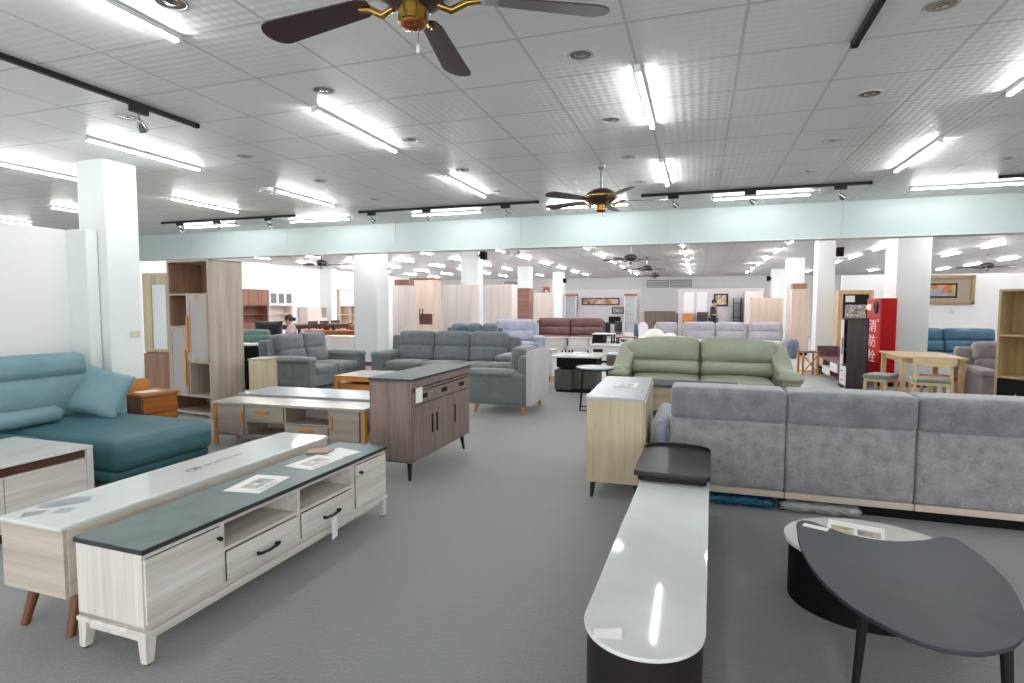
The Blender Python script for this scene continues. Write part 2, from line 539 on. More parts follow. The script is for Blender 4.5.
for k, xx in enumerate((-8.73, -6.30, -3.89, -1.61, .765, 3.11)):
    dup(front, 'fluorescent strip light lying along the beam, %s from the left' % ORD[k], (xx, 8.47, H), pi/2)
far = None
fcols = [(-13.1, -6), (-11.2, -5), (-9.3, -4), (-7.4, -3), (-5.15, -2), (-2.79, -1), (-.4, 0), (2.0, 1), (4.4, 2), (6.8, 3), (9.2, 4)]
for r_, yy in enumerate((11.9, 14.4, 16.9, 19.4, 21.9, 24.4, 26.9)):
    for xx, ci in fcols:
        nm = 'aisle line' if ci == 0 else '%s line %s of aisle' % (ORD[abs(ci) - 1], 'left' if ci < 0 else 'right')
        lab = 'strip light beyond the beam, %s row back, %s' % (ORD[r_], nm)
        if far is None:
            far = make_light(lab, M['tube_far']); far.location = (xx, yy, H)
            far['group'] = 'fluorescent strip lights beyond the beam'
        else: dup(far, lab, (xx, yy, H))

dl = thing('downlight', 'x', 'downlight', (0, 0, H), 0, 'round recessed downlights in the ceiling')
MB().lathe([(.078, 0), (.080, -.005), (.070, -.008), (.066, -.004), (.066, 0)], n=28).build('trim_ring', M['ring'], dl, smooth=True, ang=50)
MB().lathe([(.066, -.003), (.045, -.0015), (.02, -.006), (.004, -.012)], n=28).build('reflector', M['chrome'], dl, smooth=True, ang=60)
dfirst = True
for xx, nm in ((-.705, 'just left of the aisle lights'), (1.12, 'right of the aisle lights'), (-2.52, 'left of the second light line'), (-4.385, 'beside the left track'), (2.96, 'far right of the hall')):
    for yy, rn in ((7.15, 'nearest the beam'), (5.92, 'second from beam'), (4.71, 'third from beam'), (3.46, 'fourth from beam'), (2.25, 'fifth from beam')):
        if (xx > 2 and yy < 7) or (xx > 0 and yy < 3) or (-1 < xx < 0 and yy < 3): continue
        lab = 'recessed chrome downlight %s, %s' % (nm, rn)
        if dfirst: dl.location = (xx, yy, H); dl['label'] = lab; dfirst = False
        else: dup(dl, lab, (xx, yy, H))

def track(label, p, q):
    t = thing('lighting_track', label, 'light track', ((p[0]+q[0])/2, (p[1]+q[1])/2, H), math.atan2(q[1]-p[1], q[0]-p[0]))
    L = math.hypot(q[0]-p[0], q[1]-p[1])
    MB().box(-L/2, L/2, -.018, .018, -.035, 0).build('rail', M['black'], t, bevel=.003)
    for sgn in (-1, 1):
        MB().box(sgn*L/2 - .02, sgn*L/2 + .02, -.02, .02, -.037, 0).build('end_cap', M['blackmat'], t, bevel=.003)
track('black lighting track running down the hall at the left', (-4.0, 1.2), (-3.99, 3.76))
track('black lighting track running down the hall at the right', (.81, 2.2), (.81, 3.76))
track('black lighting track before the beam, leftmost of three', (-9.3, 7.96), (-6.43, 7.96))
track('black lighting track before the beam, over the grey armchair', (-5.18, 7.99), (-2.23, 7.99))
track('black lighting track before the beam, right of the ceiling fan', (-.75, 7.97), (1.94, 7.97))
track('short black lighting track before the beam above the bookshelf', (3.27, 8.07), (5.6, 8.07))
spot = None
def spotlight(label, x, y, hz=0):
    global spot
    if spot is None:
        t = thing('track_spotlight', label, 'spotlight', (x, y, H - .035), hz, 'spotlights hung on the ceiling tracks')
        MB().box(-.07, .07, -.02, .02, -.045, 0).build('adapter', M['black'], t, bevel=.004)
        MB().tube([(0, 0, -.045), (0, 0, -.10)], .008, 8).build('stem', M['chrome'], t, smooth=True, ang=60)
        hd = MB().tube([(-.012, -.01, -.095), (0, -.006, -.105), (.03, .012, -.135), (.048, .022, -.15)], [.012, .022, .033, .036], 16).build('lamp_head', M['chrome'], t, smooth=True, ang=50)
        MB().tube([(.046, .021, -.149), (.05, .023, -.153)], .031, 16).build('lens', M['fixture'], hd, smooth=True, ang=40)
        spot = t
    else: dup(spot, label, (x, y, H - .035), hz)
spotlight('chrome spotlight on the left track, near its end', -3.99, 3.25, pi/2)
for x, n_ in ((-8.9, 'left end'), (-8.05, 'middle'), (-6.95, 'right end')): spotlight('chrome spotlight at the %s of the leftmost track' % n_, x, 7.96)
for x, n_ in ((-4.97, 'left end'), (-4.0, 'middle'), (-2.72, 'right end')): spotlight('chrome spotlight at the %s of the track over the armchair' % n_, x, 7.99)
for x, n_ in ((-.35, 'left end'), (.6, 'middle'), (1.62, 'right end')): spotlight('chrome spotlight at the %s of the track right of the fan' % n_, x, 7.97)
spotlight('chrome spotlight on the short track above the bookshelf', 3.62, 8.07)

def ceiling_fan(label, x, y, zb, ang, rad=.72, drop=True, simple=False, metal='brass'):
    t = thing('ceiling_fan', label, 'ceiling fan', (x, y, H), 0, 'ceiling fans')
    d = H - zb                     # blade height below ceiling
    MB().lathe([(.04, 0), (.04, -.02), (.02, -.05)], n=20).build('canopy', M['steel'], t, smooth=True, ang=50)
    MB().tube([(0, 0, -.05), (0, 0, -d + .1)], .013, 10).build('rod', M['steel'], t, smooth=True, ang=60)
    hub = MB().lathe([(.03, -d + .13), (.09, -d + .12), (.15, -d + .08), (.165, -d + .055), (.165, -d + .03), (.15, -d + .01), (.1, -d - .03), (.07, -d - .045)], n=28).build('motor', M['blade'], t, smooth=True, ang=40)
    MB().lathe([(.167, -d + .058), (.172, -d + .05), (.172, -d + .038), (.167, -d + .03)], n=28).build('motor_band', M[metal], hub, smooth=True, ang=40)
    MB().lathe([(.055, -d - .04), (.056, -d - .10), (.05, -d - .105)], n=24).build('switch_housing', M[metal], t, smooth=True, ang=40)
    MB().lathe([(.05, -d - .104), (.044, -d - .118), (.015, -d - .124)], n=24).build('bottom_cap', M['copper'], t, smooth=True, ang=60)
    MB().tube([(.02, 0, -d - .12), (.02, 0, -d - .18)], .0018, 6).build('pull_chain', M['steel'], t)
    MB().lathe([(.003, -d - .18), (.007, -d - .19), (.008, -d - .21), (.004, -d - .215)], (.02, 0), 10).build('chain_knob', M['fixture'], t, smooth=True, ang=60)
    for k in range(5):
        a = ang + k * 2 * pi / 5
        def rot(p): return (p[0]*cos(a) - p[1]*sin(a), p[0]*sin(a) + p[1]*cos(a), p[2])
        iron = MB()
        iron.tube([rot((.09, 0, -d - .03)), rot((.14, .0, -d - .045)), rot((.2, 0, -d - .01)), rot((.25, 0, -d))], [.012, .014, .014, .012], 8)
        pts = []
        for i in range(9):
            q = -pi/2 + pi * i / 8
            pts.append((rad - .07 + .07 * cos(q), .072 * sin(q)))
        pts += [(.24, .048), (.2, .03), (.2, -.03), (.24, -.048)]
        tw = radians(11)
        up = [rot((p[0], p[1] * cos(tw), -d + p[1] * sin(tw) + .006)) for p in pts]
        dn = [rot((p[0], p[1] * cos(tw), -d + p[1] * sin(tw))) for p in pts]
        n = len(pts); bl = MB()
        bl.add(dn + up, [list(range(n))[::-1], list(range(n, 2*n))] + [[i, (i+1) % n, n + (i+1) % n, n + i] for i in range(n)])
        b = bl.build('blade', M['blade'], t, bevel=.0015)
        iron.build('blade_bracket', M[metal], b, smooth=True, ang=60)
    return t
ceiling_fan('brass ceiling fan nearest the camera with dark cherry blades and pull chain', -1.03, 1.96, 2.648, YAW + radians(10), .76)
ceiling_fan('brass ceiling fan on a long rod just before the beam', -1.02, 6.18, 2.62, YAW + radians(-4))
ceiling_fan('dark ceiling fan beyond the beam, nearest of the three over the aisle', -1.6, 14.2, 2.62, YAW + .1, .75, simple=True, metal='steel')
ceiling_fan('dark ceiling fan beyond the beam, middle of the three over the aisle', -1.55, 18.2, 2.62, YAW + .35, .75, simple=True, metal='steel')
ceiling_fan('dark ceiling fan beyond the beam, farthest of the three over the aisle', -1.6, 22.5, 2.62, YAW + .2, .75, simple=True, metal='steel')
ceiling_fan('grey ceiling fan beyond the beam above the blue sofa', 7.87, 19.9, 2.62, YAW + .05, .75, simple=True, metal='steel')
ceiling_fan('dark ceiling fan at the far left above the wooden hutches', -10.3, 13.9, 2.66, YAW + .1, .75, simple=True, metal='steel')
# ================================================================== foreground furniture
P90 = pi / 2
# ---- white ash tv console with slate top
t = thing('tv_console', 'long white-ash tv console with grey slate top, two doors and two drawers', 'tv console', (-2.318, 2.597, 0), radians(88.5))
w = .912
c = MB()
c.box(-w, w, -.195, .195, .15, .17)
for e_ in (-1, 1): MB().box(e_*w - .02*(e_ > 0), e_*w + .02*(e_ < 0), -.196, .196, .15, .475).build('side_panel', M['ash_v'], t, bevel=.0015)
c.box(-w + .02, w - .02, .185, .195, .17, .475); c.box(-w + .02, w - .02, -.195, .19, .455, .475)
for xx in (-.505, .022, .54): c.box(xx - .012, xx + .012, -.195, .19, .17, .455)
c.box(-.493, .010, -.19, .19, .318, .336); c.box(.034, .528, -.19, .19, .318, .336)
c.build('carcass', M['ash'], t, bevel=.0015)
MB().box(-w - .002, w + .002, -.206, .200, .475, .481).box(-w - .004, w + .004, -.209, .202, .481, .500).build('top', M['slate_top'], t, bevel=.002)
MB().box(-w - .0055, w + .0055, -.2105, -.2065, .4775, .4985).box(-w - .0055, -w - .0015, -.2105, .2035, .4775, .4985).build('top_edge', M['slate_edge'], t, bevel=.001)
MB().box(-w - .008, w + .008, -.212, .203, .130, .15).build('plinth_rail', M['ash'], t, bevel=.004)
MB().box(-w + .05, w - .05, -.185, -.165, .095, .13).box(-w + .05, w - .05, .165, .185, .095, .13).box(-w + .01, -w + .03, -.15, .15, .095, .13).box(w - .03, w - .01, -.15, .15, .095, .13).build('apron', M['ash'], t, bevel=.003)
for sx in (-1, 1):
    for sy in (-1, 1):
        l = MB().leg(sx * (w - .018), sy * .185, sx * (w - .025), sy * .178, .008, .13, .036, .052).build('leg', M['ash_v'], t, bevel=.003)
        MB().lathe([(.014, 0), (.014, .009)], (sx * (w - .018), sy * .185), 12).build('foot_pad', M['blackmat'], l)
for x0, x1, kx in ((-.905, -.520, -.545), (.556, .905, .585)):
    d = MB().box(x0, x1, -.207, -.1955, .174, .452)
    d = d.build('door', M['ash'], t, bevel=.0025)
    k = MB().tube([(kx, -.206, .405), (kx, -.224, .405)], .006, 8)
    k.add(*[[(kx - .016, -.222, .405), (kx, -.222, .391), (kx + .016, -.222, .405), (kx, -.222, .419), (kx - .012, -.236, .405), (kx, -.238, .395), (kx + .012, -.236, .405), (kx, -.238, .415)],
            [[0, 1, 2, 3], [7, 6, 5, 4], [0, 4, 5, 1], [1, 5, 6, 2], [2, 6, 7, 3], [3, 7, 4, 0]]])
    k.build('knob', M['black'], d, bevel=.002)
    MB().box(x0 + .002, x1 - .002, -.2078, -.2068, .266, .2672).box(x0 + .002, x1 - .002, -.2078, -.2068, .358, .3592).build('groove', M['ash_v'], d)
for x0, x1 in ((-.488, .006), (.038, .524)):
    d = MB().box(x0, x1, -.207, -.1955, .174, .315).build('drawer', M['ash'], t, bevel=.0025)
    m = (x0 + x1) / 2 + .0
    MB().tube([(m - .064, -.212, .236), (m - .064, -.224, .236)], .008, 8).tube([(m + .064, -.212, .236), (m + .064, -.224, .236)], .008, 8).tube([(m - .075, -.226, .238), (m - .06, -.229, .232), (m, -.231, .228), (m + .06, -.229, .232), (m + .075, -.226, .238)], [.01, .008, .007, .008, .01], 8).build('handle', M['black'], d, smooth=True, ang=60)
tg = MB().hexa([(-.022, -.001, -.145), (.03, -.001, -.135), (.03, .001, -.135), (-.022, .001, -.145)], [(-.026, -.001, -.02), (.026, -.001, -.012), (.026, .001, -.012), (-.026, .001, -.02)]).tube([(0, 0, -.015), (.003, .006, .0)], .0012, 5)
o = tg.build('price_tag', M['paper'], None); o.rotation_euler = (0, 0, radians(88.5)); tag(o, 'white paper price tag hanging from the slate-topped console\'s far drawer handle', 'price tag')
o.location = (-2.318 + turned(.279, -.238, radians(88.5))[0], 2.597 + turned(.279, -.238, radians(88.5))[1], .226)

def leaflet(label, x, y, z, rz, w, h, mat=None, pic=True, name='leaflet', cat='leaflet', picmat=None):
    t = thing(name, label, cat, (x, y, z), rz)
    MB().box(-w/2, w/2, -h/2, h/2, .0003, .0018).build('sheet', mat or M['paper'], t)
    if pic:
        MB().box(-w*.30, w*.30, -h*.24, h*.24, .0019, .0022).build('photo_print', picmat or M['print'], t)
        l = MB()
        for i in range(4): l.box(-w*.38, -w*.38 + w*(.5 + .1*(i % 2)), -h*.44 + i*h*.035, -h*.43 + i*h*.035, .0019, .0021)
        l.build('text_lines', M['ink'], t)
    return t
ZT = .500
leaflet('white leaflet with a photo on the slate console top, nearer one', -2.325, 2.53, ZT, radians(90 + 8), .30, .215)
leaflet('white leaflet with a photo on the slate console top, farther one', -2.305, 3.00, ZT, radians(90 - 4), .30, .215)
o = leaflet('plain white paper sheet at the far end of slate console top', -2.29, 3.25, ZT, radians(76), .18, .22, pic=False, name='paper_sheet', cat='paper')
o = MB().prism([(-.085, -.055), (.06, -.075), (.09, .03), (.03, .07), (-.07, .06)], .0005, .016).build('folder', M['leatherette'], None, bevel=.004)
o.location = (-2.43, 3.22, ZT); o.rotation_euler = (0, 0, .5); tag(o, 'small brown leatherette folder lying beside the plain white sheet', 'folder')

# ---- white gloss console behind it
t = thing('tv_console', 'white-gloss-topped tv console on splayed walnut legs behind slate-topped one', 'tv console', (-2.81, 2.61, 0), radians(89.2))
w = .915
MB().box(-w, w, -.205, .205, .205, .510).build('carcass', M['ash_warm'], t, bevel=.003)
M['ash_warm_y'] = wood('bleached_oak_wood_end', 'c9bfb0', 'a59c8c', 'y', .5, .45)
for e_ in (-1, 1): MB().box(e_*w - .018*(e_ > 0) - .001, e_*w + .018*(e_ < 0) + .001, -.2055, .2055, .204, .511).build('side_panel', M['ash_warm_y'], t, bevel=.002)
tp = MB().box(-w - .012, w + .012, -.212, .212, .510, .530).build('top', M['white_gloss'], t, bevel=.006)
for x0, x1 in ((-.90, -.31), (-.30, .30), (.31, .90)):
    MB().box(x0, x1, -.210, -.2055, .212, .503).build('door', M['ash_warm'], t, bevel=.003)
for sx in (-1, 1):
    for sy in (-1, 1):
        l = MB().tube([(sx*(w - .045), sy*.155, .0), (sx*(w - .10), sy*.135, .21)], [.017, .027], 14).build('leg', M['walnut_leg'], t, smooth=True, ang=60)
pm = MB()
pm.prism([(-.90, .10), (-.85, .155), (-.79, .085), (-.84, .05)], .5302, .5306)
pm.prism([(-.82, .02), (-.76, .05), (-.72, -.01), (-.78, -.04)], .5302, .5306)
pm.prism([(-.79, .17), (-.74, .20), (-.63, .17), (-.59, .08), (-.64, .02), (-.73, .07), (-.785, .12)], .5302, .5306)
pm.build('printed_picture', M['ink_blue'], tp)
lg = MB()
ring = [(.045 * cos(2*pi*i/20), .03 * sin(2*pi*i/20)) for i in range(21)]
lg.tube([(-.06 + p[0], .0 + p[1], .5306) for p in ring], .002, 5)
lg.build('logo_ring', M['ink'], tp); lg = MB()
lg.prism([(-.05, -.012), (-.02, .0), (-.04, .02), (-.06, .006)], .5302, .5306)
random.seed(3)
xx = .02
for i in range(12):
    hh = .012 + .012 * random.random(); ww = .012 + .010 * random.random()
    lg.box(xx, xx + .004, -.004, hh, .5302, .5306)
    lg.box(xx, xx + ww, hh - .004, hh, .5302, .5306)
    if i % 2: lg.box(xx + ww - .004, xx + ww, -.004, hh, .5302, .5306)
    if i % 3 == 0: lg.box(xx, xx + ww, -.004, 0, .5302, .5306)
    xx += ww + .007 + (.016 if i in (5,) else 0)
lg.build('lettering', M['ink'], tp)

# ---- white coffee table in front of the teal sofa
t = thing('coffee_table', 'white-topped low table with dark slot at left edge before teal sofa', 'coffee table', (-4.49, 2.13, 0), P90)
w = .74
MB().box(-w, w, -.41, .41, .482, .502).build('top', M['white_top'], t, bevel=.004)
MB().box(w - .045, w - .002, -.407, .405, .04, .482).build('end_panel', M['ash_v'], t, bevel=.003)
MB().box(-w + .002, -w + .045, -.407, .405, .04, .482).build('end_panel', M['ash_v'], t, bevel=.003)
MB().box(-w + .045, w - .045, -.36, .39, .06, .482).build('carcass', M['ash'], t, bevel=.002)
MB().box(-w + .045, w - .045, -.385, -.361, .425, .470).build('slot_rail', M['walnut'], t, bevel=.002)
for x0, x1 in ((-.692, -.245), (-.239, .187), (.193, .692)):
    MB().box(x0, x1, -.40, -.361, .07, .42).build('drawer', M['ash'], t, bevel=.002)
MB().box(-w + .06, w - .06, -.36, .36, 0, .06).build('plinth', M['walnut'], t)

# ---- teal sectional
t = thing('sectional_sofa', 'teal leather sectional sofa with a long chaise against the left partition', 'sofa', (-5.3, 2.6, 0), P90)
# local x = along the wall, local -y = towards the room
MB().soft(-1.45, .54, -.30, .62, .13, .27, .03).soft(.56, 1.51, -.98, .62, .10, .19, .035).build('base', M['teal'], t, smooth=True, ang=180)
S('seat_cushion', M['teal'], t, -1.43, .55, -.32, .45, .24, .44, .07, puff=(0, .01, .015))
S('chaise_cushion', M['teal'], t, .56, 1.53, -1.03, .47, .165, .435, .085, puff=(.01, .02, .02))
for x0, x1 in ((-1.45, .02), (.04, 1.42)):
    S('back_cushion', M['teal_light'], t, x0, x1, .38, .60, .40, .84, .06, puff=(0, .03, 0), tilt=(-.12, .55, .42))
    S('headrest', M['teal_light'], t, x0, x1, .40, .60, .80, 1.03, .07, puff=(0, .02, .01), tilt=(-.08, .55, .7))
S('back_frame', M['teal'], t, -1.45, 1.46, .56, .68, .14, .80, .04)
S('arm', M['teal_light'], t, 1.40, 1.53, .05, .62, .24, .62, .05)
for x_, y_ in ((1.42, -.88), (.64, -.88), (1.40, .55), (-1.38, .55), (-1.38, -.22)):
    MB().tube([(x_, y_, 0), (x_, y_, .14)], [.014, .024], 12).build('leg', M['orange'], t, smooth=True, ang=60)
# scatter cushion: pinched corners
def pillow(name, label, cat, mat, loc, rot, w, h, th, group=None):
    def wp(u, v, q, o):
        k = (1 - abs(u) ** 2.6) * (1 - abs(q) ** 2.6)
        return (o.x * (1 - .05 * (1 - abs(q)) * 1), o.y * (.16 + .95 * max(k, 0) ** .55), o.z * (1 - .05 * (1 - abs(u))))
    o = MB().soft(-w/2, w/2, -th/2, th/2, -h/2, h/2, .012, n=16, warp=wp).build(name, mat, None, smooth=True, ang=180)
    o.location = loc; o.rotation_euler = rot
    return tag(o, label, cat, group)
pillow('cushion', 'pale teal square cushion leaning on the teal sofa at its chaise end', 'cushion', M['teal_light'], (-5.36, 3.87, .67), (radians(-24), radians(16), radians(22)), .44, .44, .16)
o = MB().tube([(0, -.90, 0), (0, -.86, 0), (0, .84, 0), (0, .88, 0)], [.05, .075, .075, .05], 24).build('bolster', M['teal_light'], None, smooth=True, ang=50)
o.location = (-5.47, 2.68, .525); tag(o, 'long teal bolster roll lying on the teal sofa seat against its back', 'bolster')

# ---- nightstand
t = thing('nightstand', 'orange acacia nightstand with two drawers between chaise and grey bookcase', 'nightstand', (-5.594, 4.55, 0), radians(83))
w = .205
MB().box(-w + .01, w - .01, -.17, .19, 0.06, .535).build('carcass', M['cherry'], t, bevel=.003)
MB().box(-w - .005, w + .005, -.195, .19, .535, .57).build('top', M['acacia'], t, bevel=.008)
for z0, z1 in ((.36, .52), (.09, .345)):
    MB().box(-w + .02, w - .02, -.186, -.1705, z0, z1).build('drawer', M['acacia'], t, bevel=.004)
MB().prism([(-.20, .57), (.10, .57), (.10, .66), (.09, .685), (.06, .70), (-.20, .70)], .15, .17, 'y').build('back_panel', M['orange_x'], t, bevel=.006)
for sx in (-1, 1):
    for yy in (-.14, .16):
        MB().leg(sx*(w - .04), yy, sx*(w - .04), yy, 0, .07, .04, .05).build('leg', M['acacia'], t, bevel=.003)
leaflet('white paper on the orange acacia nightstand top', -5.60, 4.54, .57, radians(83), .22, .17, pic=False, name='paper_sheet', cat='paper')

# ---- tall grey oak display bookcase
rzb = radians(-6.9)        # front runs from left end to the near right corner
t = thing('display_bookcase', 'tall grey-oak bookcase with frosted doors and open niches behind nightstand', 'bookcase', (-6.04, 5.80, 0), rzb)
W, D, HH = .82, .517, 2.095
cb = MB()
cb.box(-W, -W + .025, 0, D, .0, HH); cb.box(-W, 0, 0, D, HH - .03, HH)
cb.box(-W + .025, -.03, 0, D, 1.625, 1.65); cb.box(-W + .025, -.03, 0, D, .27, .30); cb.box(-W + .025, -.03, 0, D, .04, .07)
cb.box(-.435, -.41, .0, D, .30, 1.625)
cb.box(-W + .025, -.435, 0, D, 1.19, 1.215); cb.box(-.41, -.03, 0, D, .72, .745)
cb.build('carcass', M['oak_grey'], t, bevel=.002)
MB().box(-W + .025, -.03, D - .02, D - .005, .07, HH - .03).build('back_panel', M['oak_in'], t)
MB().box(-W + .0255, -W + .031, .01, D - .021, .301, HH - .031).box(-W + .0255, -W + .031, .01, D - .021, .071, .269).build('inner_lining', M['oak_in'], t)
MB().box(-.03, 0, 0, D, 0, HH).build('side_panel', M['oak_grey'], t, bevel=.002)
def frame_door(p, x0, x1, z0, z1, hx):
    f = MB(); s = .065
    f.box(x0, x0 + s, -.02, -.001, z0, z1); f.box(x1 - s, x1, -.02, -.001, z0, z1)
    f.box(x0 + s, x1 - s, -.02, -.001, z0, z0 + s); f.box(x0 + s, x1 - s, -.02, -.001, z1 - s, z1)
    d = f.build('door', M['oak_grey'], p, bevel=.002)
    MB().box(x0 + s, x1 - s, -.012, -.006, z0 + s, z1 - s).build('frosted_pane', M['frost'], d)
    MB().box(hx - .018, hx + .018, -.045, -.02, z0 + .12, z0 + .60).build('handle', M['orange'], d, bevel=.004)
frame_door(t, -W + .02, -.425, .30, 1.19, -.45)
frame_door(t, -.42, -.02, .745, 1.625, -.395)
for x_ in (-W + .02, -.05):
    for y_ in (.04, D - .05):
        MB().leg(x_, y_, x_, y_, 0, .04, .04, .04).build('foot', M['orange'], t)

# ---- mirror wardrobe behind
t = thing('mirror_wardrobe', 'pale oak wardrobe with a mirror door half hidden behind grey-oak bookcase', 'wardrobe', (-7.48, 6.45, 0), .04)
MB().box(-.48, .55, 0, .5, .78, 1.97).build('carcass', M['lt_oak'], t, bevel=.004)
d = MB().box(-.46, -.30, -.022, -.001, .80, 1.95).box(-.03, .06, -.022, -.001, .80, 1.95).box(-.30, -.03, -.022, -.001, 1.80, 1.95).box(-.30, -.03, -.022, -.001, .80, .84).build('door', M['lt_oak'], t, bevel=.002)
MB().box(-.30, -.03, -.012, -.004, .84, 1.80).build('mirror_panel', M['mirror'], d)
MB().box(.065, .54, -.022, -.001, .80, 1.95).build('door', M['lt_oak'], t, bevel=.002)
MB().box(-.48, .55, -.02, .5, .12, .775).build('drawer_base', M['oak_in'], t, bevel=.004)
MB().box(-.46, .53, .02, .48, 0, .12).build('plinth', M['darkbrown'], t)

# ---- grey oak tv stand with orange legs
t = thing('tv_stand', 'grey-oak tv stand with orange legs and handles beside display bookcase', 'tv stand', (-4.03, 4.97, 0), radians(3.0))
w = .90
c = MB()
c.box(-w + .03, w - .03, -.17, .17, .11, .13); c.box(-w + .03, -w + .05, -.17, .17, .13, .445); c.box(w - .05, w - .03, -.17, .17, .13, .445)
c.box(-w + .03, w - .03, .155, .17, .13, .445)
for xx in (-.51, -.02, .50): c.box(xx - .01, xx + .01, -.17, .16, .13, .445)
c.box(-.50, -.03, -.17, .155, .265, .28); c.box(-.01, .49, -.17, .155, .265, .28)
c.build('carcass', M['oak_grey_x'], t, bevel=.002)
MB().box(-w - .01, w + .01, -.20, .20, .445, .472).build('top', M['oak_top'], t, bevel=.003)
for x0, x1, hx in ((-.845, -.522, -.545), (.512, .845, .535)):
    d = MB().box(x0, x1, -.186, -.1705, .135, .44).build('door', M['oak_grey_x'], t, bevel=.002)
    MB().box(hx - .012, hx + .012, -.205, -.186, .24, .38).build('handle', M['orange'], d, bevel=.003)
d = MB().box(-.497, -.033, -.186, -.1705, .285, .44).build('drawer', M['oak_grey_x'], t, bevel=.002)
MB().box(-.36, -.20, -.205, -.186, .365, .39).build('handle', M['orange_x'], d, bevel=.003)
d = MB().box(-.007, .487, -.186, -.1705, .135, .262).build('drawer', M['oak_grey_x'], t, bevel=.002)
MB().box(.16, .32, -.205, -.186, .205, .23).build('handle', M['orange_x'], d, bevel=.003)
for sx in (-1, 1):
    for sy in (-1, 1):
        MB().leg(sx*(w - .012), sy*.165, sx*(w - .012), sy*.165, 0, .445, .036, .036).build('leg', M['orange'], t, bevel=.003)
    MB().tube([(sx*(w - .01), -.15, .13), (sx*(w - .01), .15, .40)], .012, 6).tube([(sx*(w - .01), .15, .13), (sx*(w - .01), -.15, .40)], .012, 6).build('cross_brace', M['orange'], t)

t = thing('coffee_table', 'glossy grey-topped coffee table right behind the orange-legged tv stand', 'coffee table', (-4.25, 5.70, 0), radians(3))
MB().box(-.95, .85, -.30, .30, .43, .455).build('top', M['grey_glass'], t, bevel=.004)
MB().box(-.90, .80, -.26, .26, .14, .43).build('carcass', M['oak_grey_x'], t, bevel=.003)
for sx in (-.88, .78):
    for sy in (-.24, .24): MB().leg(sx, sy, sx, sy, 0, .14, .04, .04).build('leg', M['orange'], t, bevel=.003)

t = thing('narrow_cabinet', 'narrow olive-oak cabinet standing just right of the tall display bookcase', 'cabinet', (-5.68, 6.34, 0), YAW)
MB().box(-.12, .12, -.17, .17, .06, .755).build('carcass', M['lt_oak'], t, bevel=.003)
MB().box(-.13, .13, -.19, .18, .755, .775).build('top', M['oak_grey_x'], t, bevel=.003)
MB().box(-.115, .115, -.188, -.1705, .09, .75).build('door', M['lt_oak'], t, bevel=.003)
MB().box(-.10, .10, -.15, .15, 0, .06).build('plinth', M['lt_oak'], t)

# ---- driftwood sideboard
t = thing('sideboard', 'driftwood-brown sideboard with dark slate top and three doors', 'sideboard', (-2.462, 4.84, 0), radians(89.5))
w = .625
c = MB()
c.box(-w, -w + .022, -.20, .20, .165, .862); c.box(w - .022, w, -.20, .20, .165, .862); c.box(-w, w, -.20, .20, .165, .187); c.box(-w, w, -.195, .20, .842, .862)
c.box(-w + .022, w - .022, .185, .20, .187, .842); c.box(-w + .022, w - .022, -.195, .19, .765, .785); c.box(-.42, .42, -.10, .10, .20, .21)
c.build('carcass', M['drift'], t, bevel=.002)
MB().box(-w - .01, w + .01, -.215, .21, .862, .882).build('top', M['dark_slate'], t, bevel=.002)
MB().box(-w - .0115, w + .0115, -.2165, -.213, .863, .881).box(-w - .0115, -w - .008, -.2165, .21, .863, .881).build('top_edge', M['slate_edge'], t, bevel=.001)
MB().box(-w + .0, w, -.21, -.196, .80, .86).build('top_rail', M['drift_x'], t, bevel=.002)
for i in range(2): MB().box(-.215 + i*.42, -.205 + i*.42, -.20, .18, .785, .842).build('slot_divider', M['drift'], t)
for i in range(3):
    x0 = -w + .012 + i * .4005; x1 = x0 + .396
    d = MB().box(x0, x1, -.216, -.2005, .655, .76).build('drawer', M['drift_x'], t, bevel=.002)
    m = (x0 + x1) / 2
    MB().box(m - .06, m + .06, -.2175, -.215, .695, .735).build('recessed_handle', M['blackmat'], d, bevel=.001)
    d = MB().box(x0, x1, -.216, -.2005, .19, .648).build('door', M['drift'], t, bevel=.002)
    hx = (x1 - .045) if i == 0 else (x0 + .04)
    MB().box(hx - .018, hx + .018, -.2175, -.215, .36, .53).build('recessed_handle', M['blackmat'], d, bevel=.001)
for sx in (-1, 1):
    for sy in (-1, 1):
        l = MB().leg(sx*(w - .05), sy*.155, sx*(w - .075), sy*.14, 0, .155, .02, .035)
        l.box(sx*(w - .08) - .045, sx*(w - .08) + .045, sy*.14 - .03, sy*.14 + .03, .155, .165)
        l.build('leg', M['black'], t, bevel=.003)
o = B('price_tag', M['paper'], None, -.06, .06, -.001, .001, -.065, .065, 0); o.rotation_euler = (0, 0, radians(89.5))
o.location = (-2.462 + turned(-.52, -.221, radians(89.5))[0], 4.84 + turned(-.52, -.221, radians(89.5))[1], .735)
tag(o, 'white square price card on the driftwood sideboard\'s nearest drawer', 'price tag')

